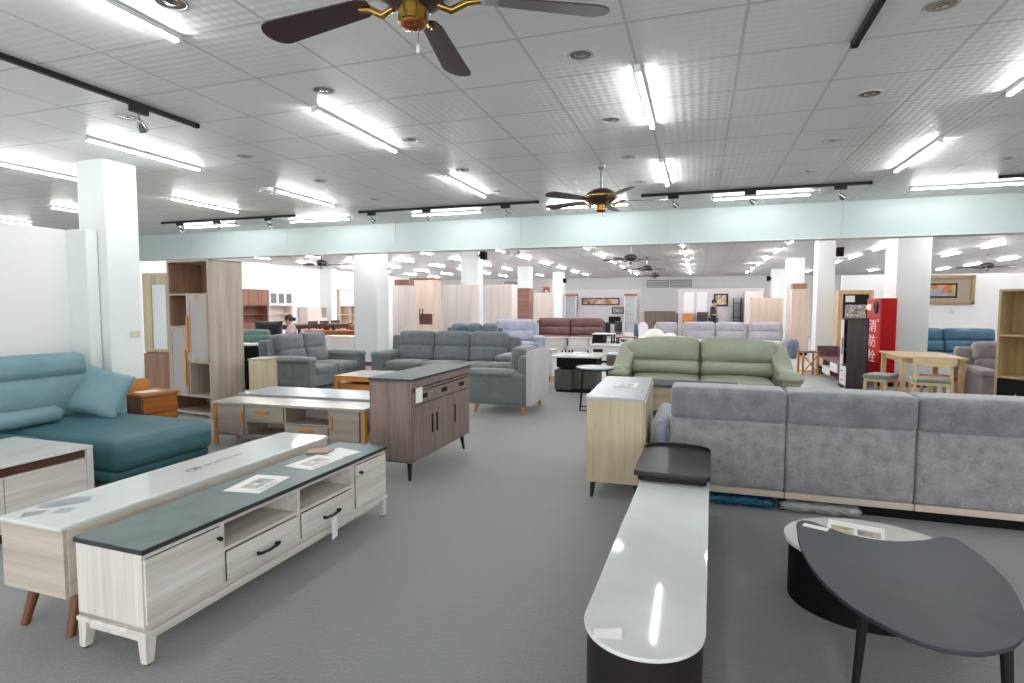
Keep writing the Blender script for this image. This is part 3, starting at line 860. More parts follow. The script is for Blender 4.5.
# ------------------------------------------------------------------ sofas
def sofa(name, label, loc, rz, w, h=.95, d=.92, seats=3, mat='charcoal_fab', arm_w=.2, arm_h=.62, leg='orange', head=True, leg_h=.11, cat='sofa', group=None, seat_h=.44, pad=True, roll=False, arms=(1, 1)):
    t = thing(name, label, cat, loc, rz, group)
    m = M[mat]
    iw = w - 2 * arm_w
    S('base', m, t, -w/2 + .02, w/2 - .02, -d/2 + .03, d/2 - .04, leg_h, seat_h - .13, .025)
    S('back_frame', m, t, -w/2 + .03, w/2 - .03, d/2 - .20, d/2, leg_h, h - .09, .05, tilt=(-.06, d/2, leg_h))
    sw = iw / seats
    for i in range(seats):
        x0 = -iw/2 + i * sw; x1 = x0 + sw
        S('seat_cushion', m, t, x0 + .004, x1 - .004, -d/2 + .02, d/2 - .26, seat_h - .15, seat_h + .01, .055, puff=(0, .015, .02))
        zm = seat_h + (h - seat_h) * (.46 if head else .98)
        S('back_cushion', m, t, x0 + .004, x1 - .004, d/2 - .36, d/2 - .14, seat_h - .02, zm + .02, .06, puff=(0, .03, .01), tilt=(-.13, d/2 - .2, seat_h))
        if head:
            S('headrest', m, t, x0 - (.02 if i == 0 else -.004), x1 + (.02 if i == seats - 1 else -.004), d/2 - .32, d/2 - .08, zm - .01, h, .07, puff=(0, .035, .015), tilt=(-.10, d/2 - .2, seat_h))
    for sx, on in zip((-1, 1), arms):
        if not on: continue
        xa, xb = (-w/2, -w/2 + arm_w) if sx < 0 else (w/2 - arm_w, w/2)
        a = S('arm', m, t, xa, xb, -d/2, d/2 - .06, leg_h, arm_h - .04, .04)
        if pad:
            S('arm_pad', m, a, xa - .015, xb + .015, -d/2 - .01, d/2 - .2, arm_h - .11, arm_h, .05, puff=(.01, .01, .015))
    for sx in (-1, 1):
        for sy in (-1, 1):
            MB().tube([(sx*(w/2 - .08), sy*(d/2 - .09), 0), (sx*(w/2 - .10), sy*(d/2 - .11), leg_h + .01)], [.019, .034], 12).build('leg', M[leg], t, smooth=True, ang=60)
    return t
sofa('loveseat', 'slate-grey fabric two-seat sofa behind the tv stand, facing right', (-6.62, 8.70, 0), radians(90), 1.72, h=.98, d=1.02, seats=2, arm_w=.22)
sofa('sofa', 'slate-grey fabric three-seat sofa behind the driftwood sideboard', (-4.48, 9.78, 0), radians(2), 2.72, h=.99, d=.95, seats=3, arm_w=.26)
sofa('armchair', 'slate-grey fabric armchair with orange legs facing left, by the aisle', (-2.58, 7.74, 0), radians(-90), 1.0, h=.90, d=.88, seats=1, mat='armchair_fab', arm_w=.19, leg_h=.14, head=False)
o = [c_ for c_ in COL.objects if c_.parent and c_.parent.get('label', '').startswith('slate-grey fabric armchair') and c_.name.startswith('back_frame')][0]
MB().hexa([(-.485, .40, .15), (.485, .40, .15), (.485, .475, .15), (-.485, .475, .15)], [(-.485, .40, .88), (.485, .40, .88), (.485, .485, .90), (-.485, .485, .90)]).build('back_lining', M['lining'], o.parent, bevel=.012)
pillow('cushion', 'soft grey-green cushion on the grey armchair seat', 'cushion', M['armchair_fab'], (-2.38, 7.77, .68), (radians(-18), 0, radians(-90)), .56, .46, .18)
t = thing('coffee_table', 'orange-framed coffee table with glass top between loveseat and sideboard', 'coffee table', (-4.74, 7.55, 0), radians(0))
MB().box(-.36, .36, -.36, .36, .44, .452).build('glass_top', M['grey_glass'], t, bevel=.003)
f = MB()
for a in (-1, 1):
    f.box(-.38, .38, a*.37 - .025, a*.37 + .025, .38, .455); f.box(a*.37 - .025, a*.37 + .025, -.38, .38, .38, .455)
f.build('frame', M['orange_x'], t, bevel=.004)
MB().box(-.34, .34, -.34, .34, .22, .33).build('drawer_box', M['orange_x'], t, bevel=.004)
MB().box(-.34, .34, -.36, .34, .14, .17).build('shelf', M['darkbrown'], t)
for sx in (-1, 1):
    for sy in (-1, 1): MB().leg(sx*.36, sy*.36, sx*.36, sy*.36, 0, .38, .045, .05).build('leg', M['orange'], t, bevel=.004)

# ---- light oak shoe cabinet
t = thing('shoe_cabinet', 'light-oak cabinet with pale grey gloss top and black legs by the aisle', 'cabinet', (-.605, 5.00, 0), radians(91.8))
w = .655
MB().box(-w, w, -.205, .225, .125, .775).build('carcass', M['lt_oak'], t, bevel=.003)
MB().box(-w - .008, w + .008, -.215, .232, .775, .797).build('top', M['grey_glass'], t, bevel=.003)
for i in range(3):
    x0 = -w + .01 + i*.432
    MB().box(x0, x0 + .426, -.222, -.2055, .14, .768).build('door', M['lt_oak'], t, bevel=.003)
for sx in (-1, 1):
    for sy in (-1, 1):
        MB().leg(sx*(w - .03), sy*.175 + .01, sx*(w - .05), sy*.165 + .01, 0, .125, .024, .042).build('leg', M['black'], t, bevel=.003)
leaflet('printed card lying on the light-oak cabinet\'s grey top', -.59, 5.05, .797, radians(2), .20, .32)

# ---- curved white tv stand in the foreground
def capsule(wd, y0, y1, r=None, n=28, square_far=True):
    r = wd / 2
    pts = [(r * cos(pi + pi * i / n), y0 + r * 1.05 + r * 1.05 * sin(pi + pi * i / n)) for i in range(n + 1)]
    return pts + ([(r, y1), (-r, y1)] if square_far else [])
t = thing('tv_stand', 'low white-stone-topped tv stand with rounded near end and dark base', 'tv stand', (-.160, 1.715, 0), radians(-1.3))
MB().prism(capsule(.405, 0, 2.54), .407, .422).build('top', M['white_gloss'], t, bevel=.004)
MB().prism([(p[0]*.955, .012 + p[1]*.985) for p in capsule(.405, 0, 2.52)], .03, .407).build('base', M['darkbrown'], t, bevel=.003)
MB().prism([(p[0]*.86, .04 + p[1]*.965) for p in capsule(.405, 0, 2.52)], 0, .03).build('plinth', M['blackmat'], t)
o = MB().add([(-.055, -.03, .0008), (.06, -.035, .0008), (.065, .03, .014), (-.05, .032, .001), (0, -.032, .0012), (.01, .034, .004)],
             [[0, 4, 5, 3], [4, 1, 2, 5]]).build('price_tag', M['paper'], None)
sm = o.modifiers.new('thickness', 'SOLIDIFY'); sm.thickness = .0006; sm.offset = 1
o.scale = (.8, .8, .8); o.location = (-.265, 1.81, .4222); o.rotation_euler = (0, 0, .2); tag(o, 'small curled white paper tag on the rounded end of white tv stand', 'price tag')
# tray module on its far end
t = thing('tray', 'dark espresso tray with curved raised lip on the far end of white tv stand', 'tray', (-.135, 3.49, .422), radians(-1.2))
def trayout(s, e=0):
    a = .225 * s
    pts = [(-a + .02, -.0 - e), (a - .02, -.0 - e), (a, .02), (a, .60)]
    for i in range(1, 16): 
        q = pi * i / 16; pts.append((a * cos(q), .60 + .13 * sin(q) * s))
    return pts + [(-a, .60), (-a, .02)]
MB().prism([(p[0]*.9, .03 + p[1]*.93) for p in trayout(1)], .001, .036).build('base', M['darkbrown'], t, bevel=.003)
MB().prism(trayout(1), .036, .068).build('tray_board', M['espresso_top'], t, bevel=.005)
pts = trayout(1)[3:-1]
lp = MB()
ins = [(p[0]*.955, .60 + (p[1]-.60)*.93 if p[1] > .6 else p[1]) for p in pts]
n = len(pts)
zz = [.072 + .016 * min(1, (max(0, p[1] - .58)) / .06) for p in pts]
vs = [(p[0], p[1], .066) for p in pts] + [(p[0], p[1], z) for p, z in zip(pts, zz)] + [(p[0], p[1], z) for p, z in zip(ins, zz)] + [(p[0], p[1], .066) for p in ins]
fs = []
for i in range(n - 1):
    for k in range(4): fs.append([k*n + i, k*n + i + 1, ((k+1) % 4)*n + i + 1, ((k+1) % 4)*n + i])
fs += [[0, n, 2*n, 3*n], [n-1, 4*n-1, 3*n-1, 2*n-1]]
lp.add(vs, fs).build('lip', M['darkbrown'], t, bevel=.002)

# ---- grey velvet sectional seen from behind
t = thing('sectional_sofa', 'long grey velvet sectional sofa seen from behind across the right foreground', 'sofa', (1.0, 4.94, 0), pi)
# local: x reversed, +y = towards the camera (back)
for i in range(4):
    xw0 = -.185 + .808 * i; xa, xb = 1.0 - (xw0 + .804), 1.0 - xw0
    S('back_panel', M['velvet'], t, xa, xb, .27, .475, .143, .675, .03, puff=(0, .004, 0), n=10)
    S('headrest', M['velvet_top'], t, xa, xb, .22, .495, .645, .885, .035, puff=(0, .012, .008), tilt=(-.03, .45, .66), n=10)
    S('back_cushion', M['velvet'], t, xa + .01, xb - .01, .10, .30, .40, .72, .06, puff=(0, .03, 0))
    S('seat_cushion', M['velvet'], t, xa + .01, xb - .01, -.55, .25, .27, .46, .06, puff=(0, .015, .02))
for i in range(4):
    xw0 = -.185 + .808 * i; xa, xb = 1.0 - (xw0 + .806), 1.0 - xw0
    MB().box(xa + .001, xb - .001, -.50, .468, .098, .146).build('base_rail', M['beige_base'], t, bevel=.006)
a_ = S('arm', M['lt_bluegrey'], t, 1.195, 1.33, -.5, .36, .14, .60, .06, puff=(.02, .02, .02))
MB().tube([(1.262 + .07*cos(q), .335 + .02*abs(sin(q)), .37 + .225*sin(q)) for q in [2*pi*i/32 for i in range(33)]], .006, 6).build('piping', M['marble_line'], a_, smooth=True, ang=60)
MB().box(1.0 - 3.0, 1.0 - 1.0, -.42, .36, .004, .099).build('plinth', M['blackmat'], t)  # black block under the right modules: dark base with the shadows there built in
for xw in (-.1, .62):
    for y_ in (.40, -.44): MB().leg(1.0 - xw, y_, 1.0 - xw, y_, 0, .10, .05, .05).build('leg', M['blackmat'], t)
# bags pushed under the sofa
def bag(label, mat, x, y, w, d, h, seed):
    random.seed(seed)
    ph = [random.uniform(0, 6.28) for _ in range(8)]
    def wp(u, v, q, o):
        n_ = .10*sin(9*u + ph[0]) * cos(6*v + ph[1]) + .08*sin(17*u + 11*v + ph[2]) + .06*sin(23*q + 19*u + ph[3])
        return (o.x*(1 + .06*sin(5*q + ph[4])), o.y*(1 + .5*n_), max(-h/2, o.z*(.75 + n_*1.3)))
    o = MB().soft(-w/2, w/2, -d/2, d/2, -h/2, h/2, h*.45, n=28, warp=wp).build('plastic_bag', mat, None, smooth=True, ang=70)
    o.location = (x, y, h/2 + .001); return tag(o, label, 'bag')
bag('crumpled blue plastic bag pushed under the grey velvet sofa', M['blue_bag'], .31, 4.56, .50, .20, .086, 4)
bag('crumpled pale grey plastic bag under the grey velvet sofa', M['white_bag'], .86, 4.57, .52, .22, .086, 9)

# ---- nested coffee tables, right foreground
t = thing('coffee_table', 'oval cream-stone-topped coffee table on a black drum base', 'coffee table', (.835, 3.19, 0), 0)
el = lambda a, b, n=56, cx=0, cy=0: [(cx + a*cos(2*pi*i/n), cy + b*sin(2*pi*i/n)) for i in range(n)]
MB().prism(el(.385, .338), .295, .318).build('top', M['white_top'], t, bevel=.005)
MB().prism(el(.345, .30, cx=-.015, cy=.01), .0, .295).build('base', M['blackmat'], t, bevel=.004)
leaflet('leaflet with colour photos on the oval cream tabletop', .80, 3.30, .318, radians(-14), .26, .30, pic=False)
p_ = [o for o in COL.objects if o.get('label', '').startswith('leaflet with colour photos')][0]
for i_, (x_, y_) in enumerate(((-.06, .02), (.06, .02), (-.06, -.09), (.06, -.09))):
    MB().box(x_ - .052, x_ + .052, y_ - .045, y_ + .045, .0019, .0022).build('photo_print', M['print_col' if i_ in (0, 3) else 'print'], p_)
sl = [(.478, 3.00), (.488, 3.075), (.520, 3.118), (.565, 3.115), (.605, 3.073), (.668, 3.012), (.730, 2.983), (.79, 2.967), (.85, 2.967), (.90, 2.976), (.962, 3.002), (1.022, 3.035), (1.075, 3.078), (1.112, 3.102), (1.148, 3.098), (1.172, 3.05), (1.184, 2.961), (1.186, 2.774), (1.168, 2.605), (1.124, 2.429), (1.082, 2.315), (1.035, 2.228), (.971, 2.150), (.881, 2.088), (.825, 2.070), (.768, 2.066), (.72, 2.078), (.678, 2.102), (.607, 2.172), (.543, 2.268), (.489, 2.427), (.462, 2.62), (.460, 2.82)]
def smooth_closed(p, k=4):
    out = []; n = len(p)
    for i in range(n):
        a, b, c_, d_ = p[i-1], p[i], p[(i+1) % n], p[(i+2) % n]
        for j in range(k):
            u = j / k
            out.append(tuple(.5*((2*b[q]) + (-a[q] + c_[q])*u + (2*a[q] - 5*b[q] + 4*c_[q] - d_[q])*u*u + (-a[q] + 3*b[q] - 3*c_[q] + d_[q])*u**3) for q in (0, 1)))
    return out
M['slate_dark'] = stone('blue_black_slate', '282b33', '353841', .5, 2.2)
t = thing('coffee_table', 'kidney-shaped blue-black slate coffee table on dark round legs', 'coffee table', (.82, 2.6, 0), 0)
MB().prism([(p[0] - .82, p[1] - 2.6) for p in smooth_closed(sl)][::-1], .404, .422).build('top', M['slate_dark'], t, bevel=.004)
for x_, y_, ox, oy in ((.605, 2.33, -.02, .02), (.985, 2.22, .02, -.02), (1.10, 2.92, .03, .03)):
    l = MB().tube([(x_ - .82 + ox, y_ - 2.6 + oy, 0), (x_ - .82, y_ - 2.6, .404)], [.012, .019], 16).build('leg', M['walnut_leg'] if False else M['darkbrown'], t, smooth=True, ang=60)
MB().tube([(-.215, -.27, .39), (.165, -.38, .39), (.28, .32, .39), (-.215, -.27, .39)], .011, 8).build('under_frame', M['darkbrown'], t)
o = leaflet('narrow white label strip on the kidney slate tabletop', .565, 3.035, .422, radians(-22), .11, .045, pic=False, name='label_strip', cat='label')
# ================================================================== middle of the hall
# ---- sage green sofa
t = thing('sofa', 'wide sage-green leather sofa with flared arms behind the grey velvet sectional', 'sofa', (.04, 8.98, 0), radians(1))
m = M['sage']
S('back_frame', m, t, -1.06, 1.06, .22, .44, .12, .90, .05)
S('base', m, t, -1.12, 1.12, -.46, .44, .10, .30, .03)
def gback(x0, x1, sg):
    def wp(u, v, q, o):
        k = (u * sg + 1) / 2
        return (o.x, o.y, o.z - .06 * k ** 2.2 * (q + 1) / 2)
    return wp
for sg in (-1, 1):
    x0, x1 = (-1.10, -.004) if sg < 0 else (.004, 1.10)
    S('seat_cushion', m, t, x0 + .12 * (sg < 0), x1 - .12 * (sg > 0), -.48, .2, .27, .44, .07, puff=(0, .02, .03))
    S('lumbar_cushion', m, t, x0 + .05 * (sg < 0), x1 - .05 * (sg > 0), .02, .32, .42, .64, .08, puff=(0, .04, .01), tilt=(-.12, .3, .44))
    S('headrest', m, t, x0, x1, .05, .36, .60, 1.0, .10, puff=(0, .05, .02), tilt=(-.12, .3, .44), warp=gback(x0, x1, sg))
    # flared wing: falls from the back corner down to the arm tip
    pr = [(.42, .96), (.30, .97), (.18, .90), (.0, .68), (-.22, .575), (-.46, .53), (-.52, .47), (-.50, .36), (-.42, .16), (.40, .14)]
    mb = MB(); n = len(pr)
    xi, xo = sg * 1.03, sg * 1.33
    lay = [(sg*1.02, .96, .0), (sg*1.06, 1.0, .0), (sg*1.15, 1.0, -.01), (sg*1.24, .985, -.03), (sg*1.30, .94, -.07)]
    vs = []
    for X_, k, dz in lay:
        cy, cz = -.04, .45
        for (y_, z_) in pr:
            xx = X_ + sg * (.06 * max(0, -y_) - .16 * max(0, z_ - .55))
            vs.append((xx, cy + (y_ - cy) * k, cz + (z_ - cz) * k + dz * (1 if z_ > .3 else 0)))
    fs = [[j*n + i, j*n + (i+1) % n, (j+1)*n + (i+1) % n, (j+1)*n + i] for j in range(len(lay) - 1) for i in range(n)]
    fs += [list(range(n)), [(len(lay)-1)*n + i for i in range(n)][::-1]]
    a = mb.add(vs, fs).build('arm', m, t, smooth=True, ang=180)
    sb = a.modifiers.new('round', 'SUBSURF'); sb.levels = 2; sb.render_levels = 2
    S('arm_pad', m, a, *sorted((sg*1.03, sg*1.34)), -.50, .06, .40, .565, .08, puff=(.02, .03, .03))
    for yy in (-.40, .38): MB().tube([(sg*1.05, yy, 0), (sg*1.05, yy, .11)], .022, 12).build('leg', M['black'], t, smooth=True, ang=60)
# ---- light oak coffee table before it
t = thing('coffee_table', 'light-oak coffee table with long grey top in front of the sage-green sofa', 'coffee table', (-.28, 8.02, 0), radians(0))
MB().box(-.78, .80, -.28, .28, .42, .45).build('top', M['dark_slate'], t, bevel=.003)
MB().box(.62, .78, -.15, -.02, .4505, .4535).build('glass_inset', M['black'], t)
MB().box(-.74, .70, -.25, .25, .10, .42).build('carcass', M['lt_oak_x'], t, bevel=.003)
for x0, x1 in ((-.73, -.26), (-.25, .22), (.23, .69)): MB().box(x0, x1, -.265, -.2505, .12, .41).build('drawer', M['lt_oak_x'], t, bevel=.003)
for sx in (-.68, .66):
    for sy in (-.2, .2): MB().leg(sx*1.06, sy*1.1, sx, sy, 0, .10, .02, .035).build('leg', M['black'], t)

# ---- round side table, lift-top desk table, pedestal, bench
t = thing('side_table', 'round grey-topped side table on a thin black frame by the aisle', 'side table', (-1.40, 8.10, 0), radians(10))
MB().lathe([(.265, .600), (.268, .606), (.268, .618), (.262, .622)], n=40).build('top', M['grey_glass'], t, smooth=True, ang=40)
MB().lathe([(.25, .578), (.264, .582), (.264, .600)], n=40).build('rim', M['blackmat'], t, smooth=True, ang=40)
for yy in (-.17, .17):
    MB().tube([(-.17, yy, .585), (-.20, yy, .012), (.20, yy, .012), (.17, yy, .585)], .014, 8).build('leg_frame', M['black'], t, smooth=True, ang=60)
MB().box(-.012, .012, -.17, .17, .57, .585).build('cross_bar', M['black'], t)
t = thing('lift_top_table', 'white-topped table with black apron over an olive-grey storage base', 'coffee table', (-2.00, 9.95, 0), radians(2))
MB().box(-.42, .42, -.40, .40, .60, .63).build('top', M['white_top'], t, bevel=.004)
MB().box(-.34, .36, -.34, .34, .43, .60).build('apron', M['blackmat'], t, bevel=.004)
MB().box(-.36, -.06, -.42, .36, .05, .39).build('storage_box', M['olive'], t, bevel=.01)
MB().box(-.06, .36, -.30, .36, .05, .39).build('storage_box', M['olive'], t, bevel=.01)
MB().box(-.34, .34, -.38, .34, 0, .05).build('plinth', M['blackmat'], t)
for sx in (-.3, .32):
    MB().box(sx - .012, sx + .012, -.28, .28, .39, .43).build('support', M['steel'], t)
t = thing('pedestal_cabinet', 'driftwood pedestal cabinet with pale top beside the sage sofa arm', 'cabinet', (-1.40, 10.66, 0), radians(0))
MB().box(-.19, .19, -.22, .22, .05, .585).build('carcass', M['drift'], t, bevel=.003)
MB().box(-.21, .22, -.24, .24, .585, .605).build('top', M['grey_glass'], t, bevel=.003)
MB().box(-.18, .18, -.236, -.2205, .07, .31).build('drawer', M['drift'], t, bevel=.002); MB().box(-.18, .18, -.236, -.2205, .32, .57).build('drawer', M['drift'], t, bevel=.002)
MB().box(-.17, .17, -.2, .2, 0, .05).build('plinth', M['blackmat'], t)
t = thing('coffee_table', 'cream rectangular coffee table behind the white-topped lift table', 'coffee table', (-2.30, 15.2, 0), 0)
MB().box(-.42, .42, -.45, .45, .43, .46).build('top', M['white_top'], t, bevel=.003)
MB().box(-.40, .40, -.42, .42, .06, .43).build('carcass', M['white_lac'], t, bevel=.003)
MB().box(-.30, -.05, -.43, -.4205, .28, .36).build('niche', M['black'], t)
MB().box(.39, .41, -.43, .43, .06, .43).build('end_panel', M['cherry'], t, bevel=.002)
MB().box(-.36, .36, -.38, .38, 0, .06).build('plinth', M['blackmat'], t)

# ---- dining set on the right
t = thing('dining_table', 'pale maple dining table in front of the red hydrant box', 'dining table', (3.28, 10.32, 0), radians(-2))
MB().box(-.41, .43, -.60, .62, .72, .75).build('top', M['plank_maple'], t, bevel=.006)
MB().box(-.34, .36, -.52, .54, .65, .72).build('apron', M['plank_maple'], t, bevel=.003)
for sx in (-.35, .37):
    for sy in (-.53, .55): MB().leg(sx, sy, sx, sy, 0, .72, .055, .07).build('leg', M['maple_v'], t, bevel=.004)
def stool(label, x, y, rz, wd, dp, h, mat, seatm, name='stool', cat='stool'):
    t = thing(name, label, cat, (x, y, 0), rz)
    S('seat', M[seatm], t, -wd/2, wd/2, -dp/2, dp/2, h - .065, h, .02, puff=(0, 0, .008))
    MB().box(-wd/2 + .02, wd/2 - .02, -dp/2 + .02, dp/2 - .02, h - .11, h - .066).build('frame', M[mat], t, bevel=.003)
    for sx in (-1, 1):
        for sy in (-1, 1): MB().leg(sx*(wd/2 - .02), sy*(dp/2 - .02), sx*(wd/2 - .035), sy*(dp/2 - .035), 0, h - .07, .03, .042).build('leg', M[mat], t, bevel=.003)
    return t
stool('low maple stool with grey padded seat before the red hydrant box', 2.68, 10.00, radians(-35), .34, .46, .46, 'maple_v', 'grey_seat')
stool('low stool with orange-red padded seat behind the maple chair', 3.47, 10.15, 0, .36, .40, .45, 'maple_v', 'orange_seat')
t = thing('dining_chair', 'maple dining chair with curved backrest and grey seat, back to camera', 'chair', (3.14, 9.42, 0), radians(180 - 8))
S('seat', M['grey_seat'], t, -.22, .25, -.24, .22, .435, .48, .02, puff=(0, 0, .008))
MB().box(-.20, .23, -.22, .20, .395, .436).build('seat_frame', M['maple_v'], t, bevel=.003)
for sx in (-.20, .22):
    MB().leg(sx, -.21, sx*.95, -.19, 0, .40, .03, .04).build('leg', M['maple_v'], t, bevel=.003)
    MB().tube([(sx*1.02, .25, 0), (sx, .20, .42), (sx*.92, .235, .78)], [.016, .02, .015], 10).build('rear_leg', M['maple_v'], t, smooth=True, ang=60)
for z0, z1, hw, nm in ((.665, .80, .245, 'backrest'),):
    mb = MB(); n = 14; vs = []
    for i in range(n + 1):
        q = -1 + 2*i/n
        yy = .235 + .045 * (1 - q*q) ; zo = .02 * q * q
        for (dy, z_) in ((-.011, z0 + zo), (.011, z0 + zo), (.015, z1 - zo*.2), (-.007, z1 - zo*.2)):
            vs.append((.01 + q*hw, yy + dy, z_))
    fs = [[i*4 + k, i*4 + (k+1) % 4, (i+1)*4 + (k+1) % 4, (i+1)*4 + k] for i in range(n) for k in range(4)] + [[3, 2, 1, 0], [n*4, n*4+1, n*4+2, n*4+3]]
    mb.add(vs, fs).build(nm, M['plank_maple'], t, bevel=.004)
MB().tube([(-.19, .21, .52), (.01, .245, .52), (.21, .21, .52)], .012, 8).build('back_rail', M['maple_v'], t, smooth=True, ang=60)

# ---- red hydrant box on the column
t = thing('hydrant_box', 'tall red fire-hydrant box with white lettering and glowing red lamp by column', 'fire hydrant box', (3.325, 12.54, 0), 0)
MB().box(-.125, .125, -.46, .46, .08, 1.64).build('box', M['red'], t, bevel=.006)
MB().box(-.132, -.125, -.44, .44, 1.30, 1.63).build('alarm_panel', M['red_panel'], t, bevel=.003)
MB().box(-.132, -.125, -.44, .44, .12, 1.28).build('door', M['red'], t, bevel=.003)
l = MB().lathe([(.055, 0), (.05, .03), (.035, .05), (.01, .058)], n=20).build('alarm_lamp', M['red_lamp'], t, smooth=True, ang=60)
l.rotation_euler = (0, -pi/2, 0); l.location = (-.132, .24, 1.47)
l = MB().lathe([(.12, 0), (.12, .02), (.085, .035), (.07, .035), (.02, .02)], n=24).build('alarm_bell', M['darkbrown'], t, smooth=True, ang=40)
l.rotation_euler = (0, -pi/2, 0); l.location = (-.132, -.19, 1.47)
MB().box(-.142, -.132, -.37, -.32, 1.20, 1.25).build('lock', M['fixture'], t, bevel=.003)
def lettering(txt, size, parent, loc, rot, mat, ext=.003):
    cu = bpy.data.curves.new('lettering', 'FONT'); cu.body = txt; cu.size = size; cu.align_x = 'CENTER'; cu.align_y = 'CENTER'
    cu.extrude = ext
    tmp = bpy.data.objects.new('lettering_curve', cu); COL.objects.link(tmp); bpy.context.view_layer.update()
    me = bpy.data.meshes.new_from_object(tmp.evaluated_get(bpy.context.evaluated_depsgraph_get())); bpy.data.objects.remove(tmp)
    me.materials.clear(); me.materials.append(mat)
    o = bpy.data.objects.new('lettering', me); COL.objects.link(o); o.parent = parent; o.location = loc; o.rotation_euler = rot
    return o
for i, ch in enumerate('消防栓'):
    o = lettering(ch, .30, t, (-.134, .02, 1.10 - i * .29), (pi/2, 0, -pi/2), M['white_letter'])
    o.scale = (1.75, .85, 1)
for sx in (-.1, .1):
    for sy in (-.34, .34): MB().box(sx - .02, sx + .02, sy - .02, sy + .02, 0, .08).build('foot', M['blackmat'], t)

# ---- dark striped cabinet and low tv set along the left of the column, facing left
t = thing('display_cabinet', 'tall dark striped cabinet with white door beside the red hydrant box', 'cabinet', (2.52, 11.62, 0), radians(-90))
w = .21
c = MB().box(-w, -w + .02, 0, .33, .0, 1.28).box(w - .02, w, 0, .33, .0, 1.28).box(-w, w, 0, .33, 1.255, 1.28).box(-w, w, 0, .33, .05, .07).box(-w, w, .31, .33, .05, 1.28)
for z_ in (.42, .70, .97): c.box(-w + .02, w - .02, .02, .31, z_, z_ + .016)
c.build('carcass', M['ebony'], t, bevel=.002)
d = MB().box(-w + .004, -.02, -.018, -.001, .43, 1.25).build('door', M['white_lac'], t, bevel=.002)
MB().box(-.06, -.045, -.03, -.018, .62, .92).build('handle', M['black'], d)
for z0, z1 in ((.08, .235), (.245, .415)):
    d = MB().box(-w + .004, w - .004, -.018, -.001, z0, z1).build('drawer', M['white_lac'], t, bevel=.002)
    MB().box(-.05, .05, -.03, -.018, (z0+z1)/2 - .008, (z0+z1)/2 + .008).build('handle', M['black'], d)
t = thing('tv_cabinet', 'low plum-brown tv cabinet with white drawers left of the dark striped cabinet', 'tv cabinet', (2.51, 12.98, 0), radians(-90))
w = 1.05
c = MB().box(-w, w, 0, .42, .10, .12).box(-w, w, 0, .42, .38, .40).box(-w, -w + .03, 0, .42, .0, .62).box(w - .03, w, 0, .42, .0, .40).box(-w, w, .40, .42, .1, .62).box(-.36, -.34, 0, .40, .12, .38).box(.34, .36, 0, .40, .12, .38)
c.build('carcass', M['plum_wood'], t, bevel=.003)
MB().box(-w, -w + .03, -.012, -.001, .0, .62).build('edge_strip', M['white_lac'], t, bevel=.003)
for x0, x1, z0, z1 in ((-.80, -.37, .23, .385), (-.33, .33, .11, .26), (.37, .98, .23, .385)):
    MB().box(x0, x1, -.018, .30, z0, z1).build('drawer', M['white_lac'], t, bevel=.003)
t = thing('glazed_cabinet', 'orange-oak framed cabinet with dark glass panel behind the dark striped cabinet', 'cabinet', (3.255, 14.15, 0), 0)
MB().box(-.34, .34, 0, .3, .06, 1.84).build('carcass', M['maple_v'], t, bevel=.004)
f = MB().box(-.34, -.25, -.022, -.001, .06, 1.84).box(.25, .34, -.022, -.001, .06, 1.84).box(-.25, .25, -.022, -.001, 1.75, 1.84).box(-.25, .25, -.022, -.001, .06, .18)
d = f.build('door', M['maple_v'], t, bevel=.003)
MB().box(-.25, .25, -.012, -.002, .18, 1.77).build('dark_pane', M['darkbrown'], d)
MB().box(-.2, -.02, -.016, -.0125, 1.58, 1.72).build('notice', M['paper'], d)
MB().box(-.2, .2, -.016, -.0125, 1.22, 1.52).build('photo_print', M['print'], d)
MB().box(-.3, .3, .02, .28, 0, .06).build('plinth', M['darkbrown'], t)
t = thing('side_table', 'small orange-pine side table with crossed side braces before the white column', 'side table', (2.28, 13.72, 0), radians(10))
MB().box(-.17, .19, -.17, .17, .49, .52).build('top', M['drift_x'], t, bevel=.003)
for sx in (-.14, .16):
    for sy in (-.14, .14): MB().leg(sx, sy, sx, sy, 0, .49, .04, .04).build('leg', M['orange'], t, bevel=.003)
for a in (-.14,):
    MB().tube([(-.14, a, .06), (.16, a, .44)], .014, 6).tube([(.16, a, .06), (-.14, a, .44)], .014, 6).build('cross_brace', M['orange'], t)
MB().box(-.14, .16, -.14, .14, .07, .09).build('shelf', M['orange_x'], t)

# ---- right edge: recliner, blue sofa, painting, bookshelf
t = sofa('recliner_sofa', 'taupe fabric recliner sofa with piped arm beside the oak bookshelf', (4.76, 10.05, 0), radians(-3), 1.95, h=.95, d=1.2, seats=2, mat='taupe', arm_w=.24, arm_h=.60, leg='black', leg_h=.06)
sofa('sofa', 'blue leather sofa with raised headrests under the framed painting', (5.40, 15.3, 0), radians(6), 2.2, h=.98, d=.95, seats=2, mat='blue_lea', arm_w=.08, arm_h=.5, leg='black', pad=False)
t = thing('coffee_table', 'white-topped coffee table in front of the blue leather sofa', 'coffee table', (4.75, 13.2, 0), 0)
MB().box(-.62, .62, -.34, .34, .50, .53).build('top', M['white_top'], t, bevel=.004)
MB().box(-.58, .58, -.30, .30, .10, .50).build('carcass', M['white_lac'], t, bevel=.004)
for x0 in (-.56, .01): MB().box(x0, x0 + .55, -.315, -.3005, .12, .49).build('drawer', M['white_lac'], t, bevel=.003)
MB().box(-.5, .5, -.25, .25, 0, .10).build('plinth', M['darkbrown'], t)
t = thing('framed_painting', 'colourful painting in a wide bronze frame on the wall above blue sofa', 'framed painting', (5.72, 16.87, 1.90), 0)
fr = MB()
W_, H_, s_ = .72, .36, .085
